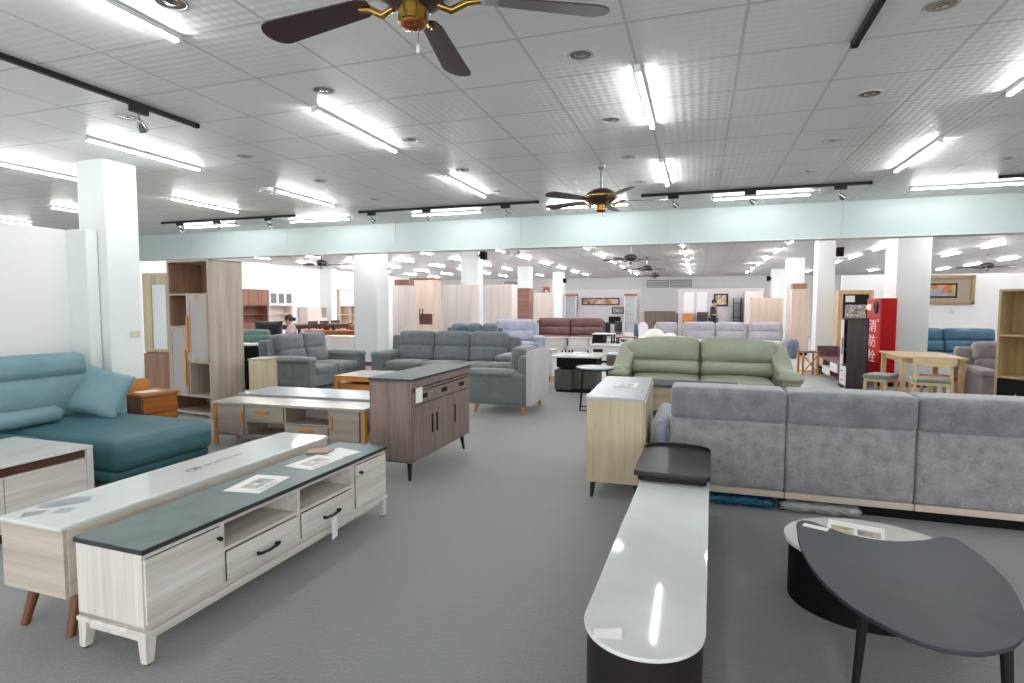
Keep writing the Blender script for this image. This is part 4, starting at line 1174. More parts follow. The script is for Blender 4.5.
for a in ((-W_, W_, -H_, -H_ + s_), (-W_, W_, H_ - s_, H_), (-W_, -W_ + s_, -H_, H_), (W_ - s_, W_, -H_, H_)): fr.box(a[0], a[1], -.05, .02, a[2], a[3])
fr.build('frame', plain('bronze_frame', 'a58c6c', .35, .3), t, bevel=.012)
MB().box(-W_ + s_, W_ - s_, -.012, .0, -H_ + s_, H_ - s_).build('mat_board', plain('taupe_mount', 'a99a86', .6), t)
MB().box(-.40, .36, -.022, -.0125, -.20, .16).build('inner_frame', M['darkbrown'], t, bevel=.003)
MB().box(-.36, .32, -.026, -.0225, -.16, .12).build('canvas', M['art'], t)
o = MB().box(-.06, .06, -.012, 0, -.04, .04).build('wall_switch', M['fixture'], None, bevel=.003); o.location = (6.0, 16.899, 1.35); tag(o, 'white switch plate on the wall above the blue sofa', 'switch')
o = MB().box(0, .012, -.055, .055, -.035, .035).build('wall_switch', plain('ivory_switch', 'cfcabb', .4), None, bevel=.003); o.location = (-5.83, 4.60, 1.18); tag(o, 'ivory switch plate on the white column beside the teal sofa', 'switch')
M['shelf_oak'] = wood('tan_oak', 'b39a72', '937a54', 'z', .5, .7)
t = thing('bookshelf', 'light-oak open bookshelf with a black drawer at the right edge', 'bookshelf', (3.58, 8.70, 0), radians(-47))
c = MB(); HB = 1.71
c.box(0, .028, 0, .30, 0, HB); c.box(1.29, 1.318, 0, .30, 0, HB); c.box(0, 1.318, 0, .30, HB - .028, HB); c.box(0, 1.318, 0, .30, .04, .065)
c.box(.028, 1.29, 0, .29, .60, .625); c.box(.028, 1.29, 0, .29, 1.12, 1.145); c.box(.66, .685, 0, .29, .065, .60); c.box(.66, .685, 0, .29, .625, 1.12); c.box(.66, .685, 0, .29, 1.145, 1.69)
c.build('carcass', M['shelf_oak'], t, bevel=.002)
MB().box(.01, 1.308, .285, .299, .05, HB - .01).build('back_panel', wood('oak_back', 'a88a5c', '8a6d44', 'z', .5, .7), t)
for x0, x1, z0, z1, mt in ((.03, .43, .07, .595, 'blackmat'), (.435, .658, .07, .595, 'shelf_oak'), (.688, 1.288, .07, .595, 'shelf_oak')):
    d = MB().box(x0, x1, -.005, .014, z0, z1).build('drawer', M[mt], t, bevel=.002)
    if mt == 'blackmat':
        k = MB().lathe([(.012, 0), (.015, .012), (.008, .02)], n=10).build('knob', M['chrome'], d); k.location = ((x0+x1)/2, -.005, .40); k.rotation_euler = (pi/2, 0, 0)
for k in range(3):
    o = MB().box(-.014, .014, -.11, .11, 0, .46 - .03*k).build('catalogue_book', M[('book', 'steel', 'paper')[k]], None, bevel=.002)
    px_, py_ = turned(.40 + .034*k, .14, radians(-47)); o.location = (3.58 + px_, 8.70 + py_, 1.146); o.rotation_euler = (0, 0, radians(-47))
    tag(o, ('navy upright book on the oak bookshelf, leftmost of three', 'grey upright book on the oak bookshelf between navy and white', 'white upright book on the oak bookshelf beside the grey one')[k], 'book', 'books on the oak bookshelf')

# ================================================================== far part of the hall
def wardrobe(name, label, x0, x1, y0, d, h, mat, doors=2, cat='wardrobe', plinth='darkbrown', rz=0, hand=False, side=None):
    t = thing(name, label, cat, ((x0+x1)/2, y0, 0), rz); w = (x1 - x0) / 2
    MB().box(-w, w, 0, d, .08, h).build('carcass', M[side or mat], t, bevel=.003)
    MB().box(-w + .02, w - .02, .03, d - .02, 0, .08).build('plinth', M[plinth], t)
    dw = 2 * w / doors
    for i in range(doors):
        dd = MB().box(-w + i*dw + .003, -w + (i+1)*dw - .003, -.022, -.001, .09, h - .01).build('door', M[mat], t, bevel=.003)
        if hand:
            hx = -w + (i+1)*dw - .05 if i % 2 == 0 else -w + i*dw + .05
            MB().box(hx - .012, hx + .012, -.045, -.022, h*.48, h*.62).build('handle', M['black'], dd, bevel=.003)
    return t
wardrobe('wardrobe', 'white wardrobe standing right against the white column behind three-seat sofa', -7.46, -7.02, 12.95, .42, 2.0, 'lt_ward', 1)
t = wardrobe('tall_cabinet', 'cream tall cabinet with black handles and a dark open niche', -8.30, -7.50, 15.4, .5, 2.25, 'peach_ward', 2, 'cabinet', hand=True)
MB().box(-.06, .36, -.04, -.0225, .93, 1.24).build('niche', M['rosewood'], t, bevel=.003)
MB().box(-.40, .42, -.03, .52, 2.25, 2.31).build('cornice', M['cherry'], t, bevel=.004)
o = B('storage_box', M['cherry'], None, -7.44, -7.06, 13.0, 13.35, 2.001, 2.15, .004); tag(o, 'cherry-brown box on top of the white wardrobe next to the column', 'box')
wardrobe('wardrobe', 'beige wardrobe standing behind the three-seat sofa\'s right half', -5.90, -5.18, 12.65, .55, 1.99, 'lt_ward', 2, side='lt_ward')
wardrobe('wardrobe', 'pale pink-white wardrobe to the left of the rose-brown cabinet', -6.42, -5.55, 16.95, .55, 2.15, 'lt_ward', 2)
wardrobe('tall_cabinet', 'rose-brown tall cabinet beside the second far column', -6.10, -5.62, 19.1, .5, 2.1, 'rose_ward', 1, 'cabinet', side='cherry')
wardrobe('wardrobe', 'narrow grey-white two-door wardrobe right of the rose-brown cabinet, under red stool', -5.88, -5.28, 20.75, .5, 1.97, 'lt_ward', 2)
stool('small red-topped wooden stool placed on the narrow grey-white wardrobe', -5.50, 21.0, 0, .24, .22, .22, 'cherry', 'orange_seat')
for o in [x for x in COL.objects if x.get('label', '').startswith('small red-topped')]: o.location.z = 1.972
# big pale wardrobes on the right
t = wardrobe('wardrobe', 'wide peach-wood wardrobe behind the silver-grey sectional at the far right', 1.66, 2.62, 20.4, .6, 1.75, 'peach_ward', 1)
t = wardrobe('wardrobe', 'tall peach-wood wardrobe with black plinth beside the white column, beyond sage sofa', 2.68, 3.16, 19.0, .6, 2.0, 'peach_ward', 1, plinth='blackmat')
o = B('storage_box', M['oak_in'], None, 2.70, 3.1, 19.1, 19.5, 2.001, 2.17, .004); tag(o, 'brown wooden box on top of the tall peach-wood wardrobe', 'box')

# far sofas
sofa('sofa', 'slate-blue sofa whose three headrests show above the three-seat grey sofa', (-4.75, 11.72, 0), radians(14), 1.35, h=1.08, d=.9, seats=3, mat='navy_grey', arm_w=.16, leg='black')
sofa('loveseat', 'pale blue-grey sofa with high back beyond the grey armchair', (-5.0, 15.7, 0), radians(26), 1.5, h=1.08, d=.95, seats=1, mat='lt_bluegrey', arm_w=.22, leg='black')
sofa('sofa', 'long brown leather sofa far beyond the grey armchair', (-4.28, 19.6, 0), radians(8), 2.5, h=1.04, d=.95, seats=2, mat='brown_lea', arm_w=.12, arm_h=.6, leg='black', pad=False)
sofa('sectional_sofa', 'long silver-grey three-seat sofa beyond the sage-green sofa', (.98, 18.5, 0), radians(1), 3.0, h=.98, d=.95, seats=3, mat='far_grey', arm_w=.10, arm_h=.56, leg='black', pad=False)
sofa('loveseat', 'plain silver-grey sofa section at the left end of the silver-grey sofa', (-.98, 18.75, 0), radians(1), .84, h=.94, d=.95, seats=1, mat='far_grey', arm_w=.08, arm_h=.56, leg='black', pad=False, head=False)
o = S('bean_bag', M['navy_grey'], None, 2.44, 2.70, 17.6, 17.9, .0, .56, .16, puff=(.03, .03, .02)); tag(o, 'dark blue-grey padded pouffe at the right end of the silver-grey sofa', 'pouffe')
t = thing('armchair', 'cream boucle armchair with two rounded cushions behind the sage-green sofa', 'armchair', (-.95, 15.9, 0), radians(0))
S('base', M['cream_fab'], t, -.48, .46, -.40, .40, .05, .40, .1, puff=(.03, .03, .02))
S('back_cushion', M['cream_fab'], t, -.44, .06, .0, .36, .36, .84, .17, puff=(.02, .03, .02))
S('back_cushion', M['cream_fab'], t, .0, .44, -.15, .22, .36, .74, .17, puff=(.02, .03, .02))
S('arm', M['cream_fab'], t, -.55, -.36, -.38, .30, .06, .62, .09, puff=(.02, .02, .02))
MB().box(-.4, .4, -.3, .3, 0, .06).build('plinth', M['blackmat'], t)
def shell_chair(label, x, y, rz, mat, h, w):
    t = thing('shell_chair', label, 'chair', (x, y, 0), rz)
    S('seat', M[mat], t, -w/2, w/2, -.23, .22, .42, .50, .035, puff=(0, 0, .01))
    MB().prism([(w/2 * .98 * cos(q) * (1 if True else 0), .68 + (h - .68) * sin(q) if sin(q) > 0 else .68 + .20 * sin(q)) for q in [2*pi*i/28 for i in range(28)]], .17, .22, 'y').build('backrest', M[mat], t, bevel=.012, seg=3)
    for sx in (-1, 1):
        for sy in (-1, 1): MB().tube([(sx*.20, sy*.2, 0), (sx*.14, sy*.14, .43)], [.009, .014], 8).build('leg', M['black'], t, smooth=True, ang=60)
    return t
shell_chair('white round-backed dining chair left of the cream boucle armchair', -1.70, 18.7, 0, 'white_lac', .97, .36)
shell_chair('royal-blue dining chair turned sideways left of the white round-backed chair', -1.93, 17.1, radians(-70), 'blue_lea', .98, .42)
t = thing('console_table', 'narrow table with reddish wooden top and black legs by the blue chair', 'table', (-1.95, 16.5, 0), 0)
MB().box(-.30, .30, -.25, .25, .58, .61).build('top', M['cherry'], t, bevel=.003)
for sx in (-.24, .24):
    for sy in (-.2, .2): MB().leg(sx, sy, sx, sy, 0, .58, .04, .04).build('leg', M['black'], t)
t = thing('desk', 'white-topped black desk left of the table with reddish top', 'desk', (-2.66, 17.0, 0), 0)
MB().box(-.32, .30, -.3, .3, .64, .67).build('top', M['white_lac'], t, bevel=.003)
MB().box(-.30, -.0, -.28, .28, .10, .64).build('drawer_unit', M['blackmat'], t, bevel=.003)
for sy in (-.26, .26): MB().leg(.26, sy, .26, sy, 0, .64, .04, .04).build('leg', M['black'], t)
for sy in (-.2, .2): MB().leg(-.25, sy, -.25, sy, 0, .10, .04, .04).build('leg', M['black'], t)
def low_table(label, x, y, w, d, h, top, body, drawers=0):
    t = thing('coffee_table', label, 'coffee table', (x, y, 0), 0)
    MB().box(-w/2, w/2, -d/2, d/2, h - .03, h).build('top', M[top], t, bevel=.003)
    MB().box(-w/2 + .03, w/2 - .03, -d/2 + .03, d/2 - .03, .12, h - .03).build('carcass', M[body], t, bevel=.003)
    for i in range(drawers):
        MB().box(-w/2 + .05, w/2 - .05, -d/2 + .012, -d/2 + .0295, .14 + i*(h - .18)/drawers, .13 + (i+1)*(h - .18)/drawers).build('drawer', M['white_lac'], t, bevel=.002)
    for sx in (-1, 1):
        for sy in (-1, 1): MB().leg(sx*(w/2 - .05), sy*(d/2 - .05), sx*(w/2 - .05), sy*(d/2 - .05), 0, .12, .04, .04).build('leg', M['black'], t)
low_table('low table with pale top in front of the brown leather sofa, left one', -4.30, 17.35, .76, .6, .50, 'white_top', 'lt_ward')
low_table('low white table with two drawers before the brown sofa, right one', -3.50, 17.55, .70, .6, .50, 'grey_glass', 'white_lac', 2)
t = thing('coffee_table', 'wooden curved-frame side table between three-seat sofa and grey armchair', 'side table', (-3.42, 10.95, 0), 0)
MB().box(-.02, .75, -.22, .22, .60, .63).build('top', M['white_top'], t, bevel=.003)
MB().box(.02, .72, -.18, .18, .10, .60).build('carcass', M['white_lac'], t, bevel=.003)
MB().prism([(-.16, .0), (-.10, .0), (-.13, .55), (-.20, .80), (-.34, .80), (-.30, .74), (-.22, .72)], -.2, .2, 'y').build('side_frame', M['orange'], t, bevel=.006)
for sx in (.08, .66): MB().box(sx - .02, sx + .02, -.15, .15, 0, .10).build('foot', M['orange'], t)

# far partition dressings
def frame(label, x, z, w, h, y, inner, fm='walnut'):
    t = thing('picture_frame', label, 'picture frame', (x, y, z), 0); s = .05
    f = MB()
    for a in ((-w/2, w/2, -h/2, -h/2 + s), (-w/2, w/2, h/2 - s, h/2), (-w/2, -w/2 + s, -h/2, h/2), (w/2 - s, w/2, -h/2, h/2)): f.box(a[0], a[1], -.04, 0, a[2], a[3])
    f.build('frame', M[fm], t, bevel=.004)
    MB().box(-w/2 + s, w/2 - s, -.012, 0, -h/2 + s, h/2 - s).build('picture', M[inner], t)
frame('long narrow framed triptych on the left grey partition', -4.31, 1.68, 1.75, .33, 26.29, 'sepia')
frame('small red-framed picture on left grey partition, upper of two', -3.50, 1.27, .56, .30, 26.29, 'print')
frame('small dark-framed picture on left grey partition, lower of two', -3.65, .82, .54, .34, 26.29, 'black', 'blackmat')
frame('large black-framed picture on the right grey partition beside standing man', .90, 1.74, .56, .52, 25.99, 'sepia', 'blackmat')
def glass_case(label, x, y):
    t = thing('glass_cabinet', label, 'glass cabinet', (x, y, 0), 0)
    MB().box(-.27, .27, -.2, .2, 1.92, 2.02).build('cornice', M['cherry'], t, bevel=.004)
    MB().box(-.26, .26, -.19, .19, .0, .30).build('base', M['white_lac'], t, bevel=.004)
    p = MB()
    for sx in (-1, 1):
        for sy in (-1, 1): p.box(sx*.25 - .015, sx*.25 + .015, sy*.18 - .015, sy*.18 + .015, .3, 1.92)
    p.build('posts', M['white_lac'], t)
    MB().box(-.235, .235, -.178, -.172, .3, 1.92).build('glass_door', M['glass'], t)
    MB().box(-.26, .26, .165, .175, .3, 1.92).build('back_panel', M['panel_grey'], t)
    for z_ in (.7, 1.1, 1.5): MB().box(-.235, .235, -.16, .16, z_, z_ + .012).build('glass_shelf', M['glass'], t)
glass_case('red-topped glass display cabinet at the left end of the left partition', -5.55, 25.7)
glass_case('red-topped glass display cabinet at the right end of the left partition', -2.87, 25.7)
t = wardrobe('cabinet', 'wide brown-oak cabinet against the far white wall over the aisle', -2.45, -1.05, 28.0, .5, 1.23, 'drift', 3, 'cabinet', hand=True)
wardrobe('open_shelf', 'narrow oak shelf unit left of the wide brown-oak far cabinet', -2.72, -2.47, 28.0, .45, 1.23, 'peach_ward', 1, 'shelf')
wardrobe('cabinet', 'small dark red cabinet right of the wide brown-oak far cabinet', -1.02, -.70, 27.9, .45, 1.15, 'cherry', 1, 'cabinet')
o = B('storage_box', M['orange_x'], None, -.64, -.22, 25.6, 25.9, 0, 1.17, .004); tag(o, 'orange wooden chest under the right partition\'s left white panel', 'chest')
o = B('storage_box', M['ebony'], None, -.06, .38, 25.6, 25.9, 0, 1.22, .004); tag(o, 'dark chest under the right partition\'s second white panel', 'chest')
t = thing('shelf_rack', 'black open rack on the right partition right of the framed picture', 'rack', (1.55, 25.75, 0), 0)
for sx in (-.14, .14): MB().box(sx - .015, sx + .015, -.15, .15, 0, 1.82).build('side', M['black'], t)
for z_ in (.3, .7, 1.0, 1.3, 1.6): MB().box(-.125, .125, -.15, .15, z_, z_ + .02).build('shelf', M['black'], t)
wardrobe('wardrobe', 'pale grey wardrobe panel at the right end of the right partition', 1.80, 2.5, 25.3, .5, 2.1, 'lt_ward', 2)
def office_chair(label, x, y, rz):
    t = thing('office_chair', label, 'chair', (x, y, 0), rz)
    S('seat', M['black_cloth'], t, -.25, .25, -.25, .25, .43, .52, .04)
    S('backrest', M['black_cloth'], t, -.24, .24, .20, .29, .52, 1.02, .04, puff=(0, .03, 0))
    MB().tube([(0, 0, .08), (0, 0, .43)], .03, 12).build('post', M['black'], t, smooth=True, ang=60)
    for k in range(5):
        a = 2*pi*k/5
        MB().tube([(0, 0, .09), (.28*cos(a), .28*sin(a), .05)], [.025, .018], 8).build('foot', M['black'], t, smooth=True, ang=60)
        MB().lathe([(.02, 0), (.026, .02), (.02, .045)], (.28*cos(a), .28*sin(a)), 10).build('caster', M['blackmat'], t, smooth=True, ang=60)
office_chair('black office chair right of the brown leather sofa, front one', -3.25, 21.2, radians(20))
office_chair('black office chair right of the brown leather sofa, rear one', -3.15, 22.6, radians(-40))
for o in COL.objects:
    if o.name.startswith('office_chair'): o.scale = (.85, .85, .85)

# speakers on the far columns
for i, (x, y, z, lab) in enumerate(((-5.21, 13.6, 2.76, 'black loudspeaker on the nearer far column, left of the aisle'), (-5.82, 25.5, 2.62, 'small black loudspeaker on the farthest left column'), (2.73, 25.8, 2.62, 'black loudspeaker on the farthest column right of the aisle'), (3.02, 14.7, 2.72, 'black loudspeaker high on the white column left of the glazed cabinet'))):
    t = thing('loudspeaker', lab, 'loudspeaker', (x, y, z), pi if i == 2 else 0)
    MB().hexa([(-.06, -.10, -.10), (.07, -.10, -.10), (.07, .08, -.10), (-.06, .08, -.10)], [(-.07, -.12, .10), (.07, -.12, .10), (.07, .08, .10), (-.07, .08, .10)]).build('cabinet', M['blackmat'], t, bevel=.01)
    MB().box(-.13, -.055, -.03, .03, -.03, .03).build('bracket', M['black'], t)
spot3 = [(-4.95, 14.0), (-4.72, 14.0), (-4.45, 14.0)]
for (x, y), lab in zip(spot3, ('left', 'middle', 'right')):
    o = dup(spot, 'dark spotlight beyond the beam above the beige wardrobes, %s of three' % lab, (x, y, H), .3, 'spotlights beyond the beam')

# ================================================================== far left: wooden furniture, people
def hutch(label, y0, y1, h, body, doorm, glass=False):
    t = thing('hutch', label, 'hutch', (-14.4, (y0+y1)/2, 0), P90); w = (y1 - y0)/2
    c = MB().box(-w, -w + .03, 0, .4, 0, h).box(w - .03, w, 0, .4, 0, h).box(-w, w, 0, .4, h - .04, h).box(-w, w, 0, .4, .85, .88).box(-w, w, 0, .4, 1.45, 1.48).box(-w, w, .38, .40, 0, h).box(-w, w, .1, .4, 1.15, 1.17)
    c.build('carcass', M[body], t, bevel=.003)
    for i in range(3):
        x0 = -w + .02 + i*(2*w - .04)/3; x1 = x0 + (2*w - .04)/3 - .008
        d = MB().box(x0, x1, -.02, -.001, 1.49, h - .045).build('door', M[doorm], t, bevel=.003)
        if glass: MB().box(x0 + .06, x1 - .06, -.026, -.021, 1.56, h - .12).build('glass_pane', M['steel'], d)
        MB().box(x0, x1, -.02, -.001, .08, .84).build('door', M[doorm], t, bevel=.003)
hutch('cherry-brown wooden hutch against the far left wall', 15.05, 16.36, 2.03, 'cherry', 'cherry')
hutch('pale hutch with glazed upper doors right of the cherry-brown hutch', 16.42, 17.66, 2.03, 'lt_ward', 'white_lac', True)
t = thing('cabinet', 'light grey low cabinet with an open cube on the left wall', 'cabinet', (-14.4, 19.1, 0), P90)
MB().box(-.62, .25, 0, .4, .06, 1.42).box(.25, .62, 0, .4, .06, .98).box(.60, .62, 0, .4, .98, 1.42).box(.25, .62, 0, .4, 1.39, 1.42).box(.25, .62, .38, .40, .98, 1.40).build('carcass', M['lt_ward'], t, bevel=.003)
MB().box(-.61, .24, -.02, -.001, .08, 1.40).build('door', M['lt_ward'], t, bevel=.003)
MB().box(-.58, .58, .02, .38, 0, .06).build('plinth', M['darkbrown'], t)
t = thing('bookcase', 'tall pale open bookcase on the left wall beside the white column', 'bookcase', (-14.25, 21.1, 0), P90)
c = MB().box(-.75, -.70, 0, .4, 0, 2.15).box(.70, .75, 0, .4, 0, 2.15).box(-.75, .75, 0, .4, 2.12, 2.15).box(-.06, -.03, 0, .4, 0, 1.45).box(-.75, .75, 0, .4, .3, .33)
for z_ in (.7, 1.07, 1.43): c.box(-.70, .70, 0, .38, z_, z_ + .03)
c.build('carcass', M['peach_ward'], t, bevel=.003)
MB().box(-.72, .72, .38, .40, 0, 2.12).build('back_panel', M['peach_ward'], t)
MB().box(-.69, .69, -.02, -.001, 1.47, 2.11).build('door', M['white_lac'], t, bevel=.003)
def wood_chair(label, x, y, rz, mat='rosewood'):
    t = thing('dining_chair', label, 'chair', (x, y, 0), rz, 'dark wooden dining chairs at the far left')
    MB().box(-.22, .22, -.22, .22, .43, .47).build('seat', M[mat], t, bevel=.006)
    b = MB().box(-.22, .22, .19, .23, .86, .98)
    for k in range(4): b.box(-.16 + k*.1, -.13 + k*.1, .20, .22, .47, .87)
    b.build('backrest', M[mat], t, bevel=.004)
    for sx in (-.2, .2):
        MB().leg(sx, -.2, sx, -.2, 0, .43, .04, .04).build('leg', M[mat], t); MB().leg(sx, .21, sx, .21, 0, .98, .035, .04).build('rear_leg', M[mat], t)
def wood_table(label, x, y, w, d, h, mat, rz=0):
    t = thing('table', label, 'table', (x, y, 0), rz)
    MB().box(-w/2, w/2, -d/2, d/2, h - .045, h).build('top', M[mat], t, bevel=.006)
    MB().box(-w/2 + .06, w/2 - .06, -d/2 + .06, d/2 - .06, h - .14, h - .045).build('apron', M[mat], t, bevel=.003)
    for sx in (-1, 1):
        for sy in (-1, 1): MB().leg(sx*(w/2 - .07), sy*(d/2 - .07), sx*(w/2 - .07), sy*(d/2 - .07), 0, h - .05, .07, .07).build('leg', M[mat], t, bevel=.004)
wood_table('dark rosewood dining table in front of the cherry-brown hutch', -13.0, 16.0, 1.0, 1.7, .84, 'rosewood')
for x, y, rz, lab in ((-12.0, 15.4, -P90, 'nearest to the camera'), (-12.0, 16.0, -P90, 'middle one'), (-12.0, 16.6, -P90, 'farthest one'), (-13.0, 14.7, pi, 'at the head of the table')):
    wood_chair('dark slat-back chair at the rosewood dining table, %s' % lab, x, y, rz)
wood_table('orange-brown wooden table left of the white column', -10.0, 14.1, 1.5, .9, .78, 'acacia', .2)
wood_table('rosewood low table behind the seated woman', -11.2, 15.7, .62, .9, .9, 'rosewood', 0)
t = thing('white_counter', 'low white counter unit standing left of the white column', 'counter', (-8.62, 12.55, 0), 0)
MB().box(-.55, .42, -.25, .25, .0, .68).build('carcass', M['white_lac'], t, bevel=.004)
MB().box(-.57, .43, -.27, .27, .68, .71).build('top', M['white_lac'], t, bevel=.004)
for x0 in (-.54, -.055): MB().box(x0, x0 + .475, -.268, -.2505, .02, .67).build('door', M['white_lac'], t, bevel=.003)
for i, (x, y, mm, s_) in enumerate(((-10.25, 14.0, 'rosewood', .26), (-9.55, 14.2, 'cherry', .2), (-9.9, 13.85, 'black', .12))):
    o = MB().lathe([(s_*.28, 0), (s_*.42, s_*.2), (s_*.45, s_*.55), (s_*.25, s_*.85), (s_*.3, s_)], n=16).build('ornament', M[mm], None, smooth=True, ang=50)
    o.location = (x, y, .781); tag(o, ('dark wooden ornament on the orange-brown table, largest', 'reddish wooden vase on the orange-brown table', 'small black vase on the orange-brown table')[i], 'ornament')
sofa('armchair', 'bottle-green leather armchair between bookcase and grey loveseat', (-8.35, 9.22, 0), radians(18) + pi, .95, h=1.0, d=.85, seats=1, mat='green_dark', arm_w=.16, leg='black', head=False)
t = thing('side_table', 'black cube side table with white top before bottle-green armchair', 'side table', (-7.62, 8.20, 0), YAW)
MB().box(-.20, .20, -.2, .2, .04, .78).build('box', M['blackmat'], t, bevel=.004)
MB().box(-.22, .22, -.22, .22, .78, .81).build('top', M['white_lac'], t, bevel=.004)
MB().box(-.17, .17, -.17, .17, 0, .04).build('plinth', M['blackmat'], t)

def person(label, loc, rz, pose, shirt, trousers, hair_bun=False):
    """continuous skinned body; clothing and hair are children"""
    t = bpy.data.objects.new('person', None); COL.objects.link(t); t.location = loc; t.rotation_euler = (0, 0, rz); tag(t, label, 'person')
    def skin(name, pts, edges, rad, mat, sub=2):
        me = bpy.data.meshes.new(name); me.from_pydata(pts, edges, []); o = bpy.data.objects.new(name, me); COL.objects.link(o); o.parent = t
        md = o.modifiers.new('skin', 'SKIN'); md.use_smooth_shade = True
        sv = me.skin_vertices[0].data
        for i, r in enumerate(rad): sv[i].radius = (r, r) if not isinstance(r, tuple) else r
        sv[0].use_root = True
        sb = o.modifiers.new('sub', 'SUBSURF'); sb.levels = sub; sb.render_levels = sub
        me.materials.append(mat); return o
    P = pose
    names = list(P); idx = {n: i for i, n in enumerate(names)}
    E = [('pelvis', 'waist'), ('waist', 'chest'), ('chest', 'neck'), ('neck', 'jaw'), ('jaw', 'skull'), ('skull', 'crown')]
    for s in 'LR':
        E += [('chest', 'sho' + s), ('sho' + s, 'elb' + s), ('elb' + s, 'wri' + s), ('wri' + s, 'palm' + s), ('pelvis', 'hip' + s), ('hip' + s, 'kne' + s), ('kne' + s, 'ank' + s), ('ank' + s, 'toe' + s)]
        for k in range(5): E.append(('palm' + s, 'fin%d' % k + s))
    R = dict(pelvis=(.13, .11), waist=(.12, .10), chest=(.135, .11), neck=.048, jaw=(.062, .07), skull=(.078, .09), crown=.06)
    for s in 'LR':
        R.update({'sho' + s: .058, 'elb' + s: .040, 'wri' + s: .028, 'palm' + s: (.036, .018), 'hip' + s: .08, 'kne' + s: .055, 'ank' + s: .038, 'toe' + s: .035})
        base = Vector(P['palm' + s]); d = (base - Vector(P['wri' + s])).normalized(); side_ = d.cross(Vector((0, 0, 1))); side_ = side_.normalized() if side_.length > .1 else Vector((0, 1, 0))
        for k in range(5):
            P['fin%d' % k + s] = tuple(base + d * (.085 if k < 4 else .045) + side_ * (.024 * (k - 1.5) if k < 4 else .05) + Vector((0, 0, -.02)))
            R['fin%d' % k + s] = .008
    names = list(P); idx = {n: i for i, n in enumerate(names)}
    names.sort(key=lambda n: n != 'pelvis'); idx = {n: i for i, n in enumerate(names)}
    skin('body', [P[n] for n in names], [(idx[a], idx[b]) for a, b in E], [R[n] for n in names], M['skin'], 1)
    def sub(name, ns, es, grow, mat):
        ii = {n: i for i, n in enumerate(ns)}
        def g(n):
            r = R[n]; return (r[0] + grow, r[1] + grow) if isinstance(r, tuple) else r + grow
        skin(name, [P[n] for n in ns], [(ii[a], ii[b]) for a, b in es], [g(n) for n in ns], mat)
    ns = ['pelvis', 'waist', 'chest', 'shoL', 'elbL', 'shoR', 'elbR']
    P2 = dict(P)
    sub('shirt', ns, [('pelvis', 'waist'), ('waist', 'chest'), ('chest', 'shoL'), ('shoL', 'elbL'), ('chest', 'shoR'), ('shoR', 'elbR')], .045, M[shirt])
    ns = ['pelvis', 'hipL', 'kneL', 'ankL', 'hipR', 'kneR', 'ankR']
    sub('trousers', ns, [('pelvis', 'hipL'), ('hipL', 'kneL'), ('kneL', 'ankL'), ('pelvis', 'hipR'), ('hipR', 'kneR'), ('kneR', 'ankR')], .03, M[trousers])
    sk = Vector(P['skull']); fwd = Vector((0, -1, 0))
    hr = MB().soft(-.092, .092, -.085, .115, -.07, .125, .085).build('hair', M['hair'], t, smooth=True, ang=180); hr.location = sk + Vector((0, .012, .03))
    if hair_bun:
        b = MB().soft(-.05, .05, -.05, .05, -.05, .05, .049).build('hair_bun', M['hair'], hr, smooth=True, ang=180); b.location = (0, .13, .0)
    ns_ = MB().prism([(-.012, -.02), (.012, -.02), (.004, .03), (-.004, .03)], -.115, -.085, 'y').build('nose', M['skin'], t, bevel=.004); ns_.location = sk + Vector((0, 0, -.02))
    for s in (-1, 1):
        e = MB().soft(-.013, .013, -.006, .006, -.006, .006, .0055).build('eye', M['hair'], t, smooth=True, ang=180); e.location = sk + Vector((s*.033, -.092, .005))
        e = MB().soft(-.01, .01, -.02, .02, -.03, .03, .0095).build('ear', M['skin'], t, smooth=True, ang=180); e.location = sk + Vector((s*.088, .005, -.01))
    e = MB().box(-.025, .025, -.096, -.088, -.062, -.055).build('mouth', M['rose_ward'], t); e.location = sk
    return t
stand = dict(pelvis=(0, 0, .93), waist=(0, .0, 1.08), chest=(0, -.01, 1.32), neck=(0, -.015, 1.47), jaw=(0, -.035, 1.54), skull=(0, -.04, 1.61), crown=(0, -.03, 1.67),
             shoL=(.18, 0, 1.40), elbL=(.23, -.02, 1.13), wriL=(.12, -.22, 1.10), palmL=(.07, -.29, 1.13), shoR=(-.18, 0, 1.40), elbR=(-.23, -.02, 1.13), wriR=(-.10, -.22, 1.10), palmR=(-.03, -.29, 1.13),
             hipL=(.09, 0, .88), kneL=(.10, -.01, .49), ankL=(.10, .02, .08), toeL=(.11, -.13, .04), hipR=(-.09, 0, .88), kneR=(-.10, -.01, .49), ankR=(-.10, .02, .08), toeR=(-.11, -.13, .04))
person('person in black shirt standing by right grey partition, looking down at hands', (.60, 25.15, 0), radians(75), stand, 'black_cloth', 'black_cloth')
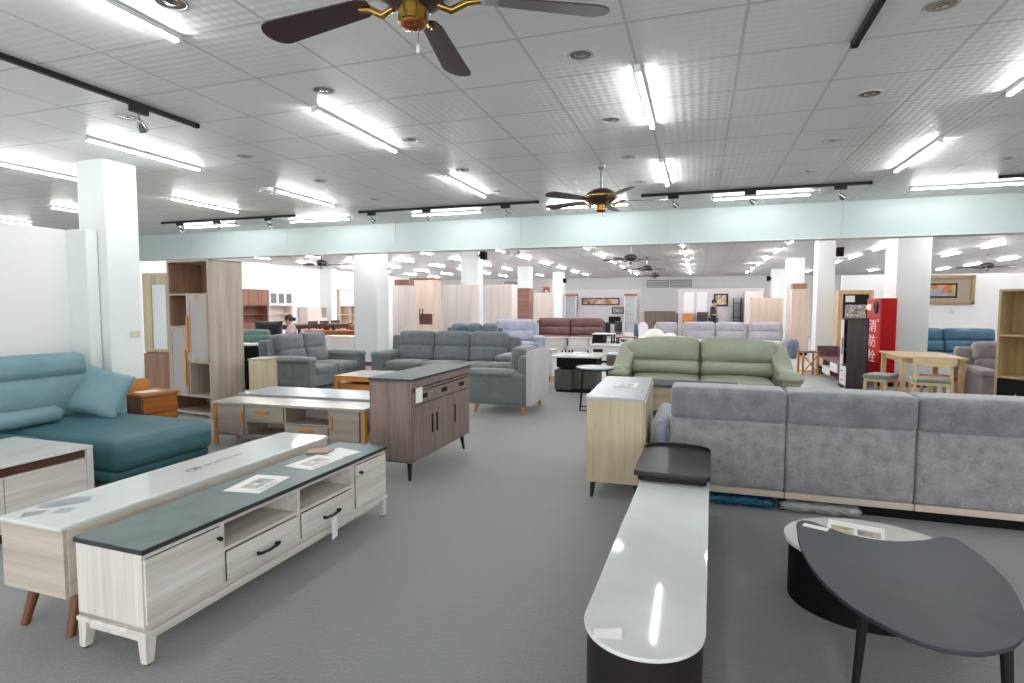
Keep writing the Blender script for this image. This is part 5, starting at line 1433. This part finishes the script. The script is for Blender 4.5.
sit = dict(pelvis=(0, 0, .53), waist=(0, -.02, .67), chest=(0, -.06, .88), neck=(0, -.09, 1.01), jaw=(0, -.125, 1.06), skull=(0, -.14, 1.12), crown=(0, -.14, 1.18),
           shoL=(.17, -.05, .95), elbL=(.22, -.16, .73), wriL=(.14, -.36, .72), palmL=(.10, -.43, .74), shoR=(-.17, -.05, .95), elbR=(-.22, -.16, .73), wriR=(-.14, -.36, .72), palmR=(-.10, -.43, .74),
           hipL=(.09, -.05, .52), kneL=(.11, -.46, .50), ankL=(.11, -.44, .08), toeL=(.11, -.58, .04), hipR=(-.09, -.05, .52), kneR=(-.11, -.46, .50), ankR=(-.11, -.44, .08), toeR=(-.11, -.58, .04))
person('person in pale pink top with dark tied-up hair seated at far left', (-9.52, 11.70, 0), radians(-50), sit, 'pink_cloth', 'black_cloth', True)
stool('round-edged dark stool the seated person in pink sits on', -9.52, 11.70, radians(-50), .40, .36, .44, 'rosewood', 'black_cloth')
o = pillow('backpack', 'black backpack standing beside the seated person in pink', 'backpack', M['black_cloth'], (-9.62, 10.95, .89), (0, 0, .5), .62, .46, .3)
t = thing('side_table', 'small wooden stand holding the black backpack at far left', 'side table', (-9.62, 10.95, 0), .3)
MB().box(-.32, .32, -.22, .22, .60, .64).build('top', M['cherry'], t, bevel=.004)
for sx in (-.27, .27):
    for sy in (-.17, .17): MB().leg(sx, sy, sx, sy, 0, .6, .05, .05).build('leg', M['cherry'], t)

# ------------------------------------------------------------------ light, view
w = bpy.data.worlds.new('world'); SC.world = w; w.use_nodes = True
w.node_tree.nodes['Background'].inputs[0].default_value = (.96, .98, 1, 1); w.node_tree.nodes['Background'].inputs[1].default_value = 2.0
SC.view_settings.view_transform = 'Standard'; SC.view_settings.look = 'None'; SC.view_settings.gamma = 1.0
SC.view_settings.use_curve_mapping = False
SC.view_settings.exposure = 0.84
SC.cycles.max_bounces = 8; SC.cycles.diffuse_bounces = 5; SC.cycles.glossy_bounces = 4; SC.cycles.use_denoising = True
SC.cycles.sample_clamp_indirect = 8
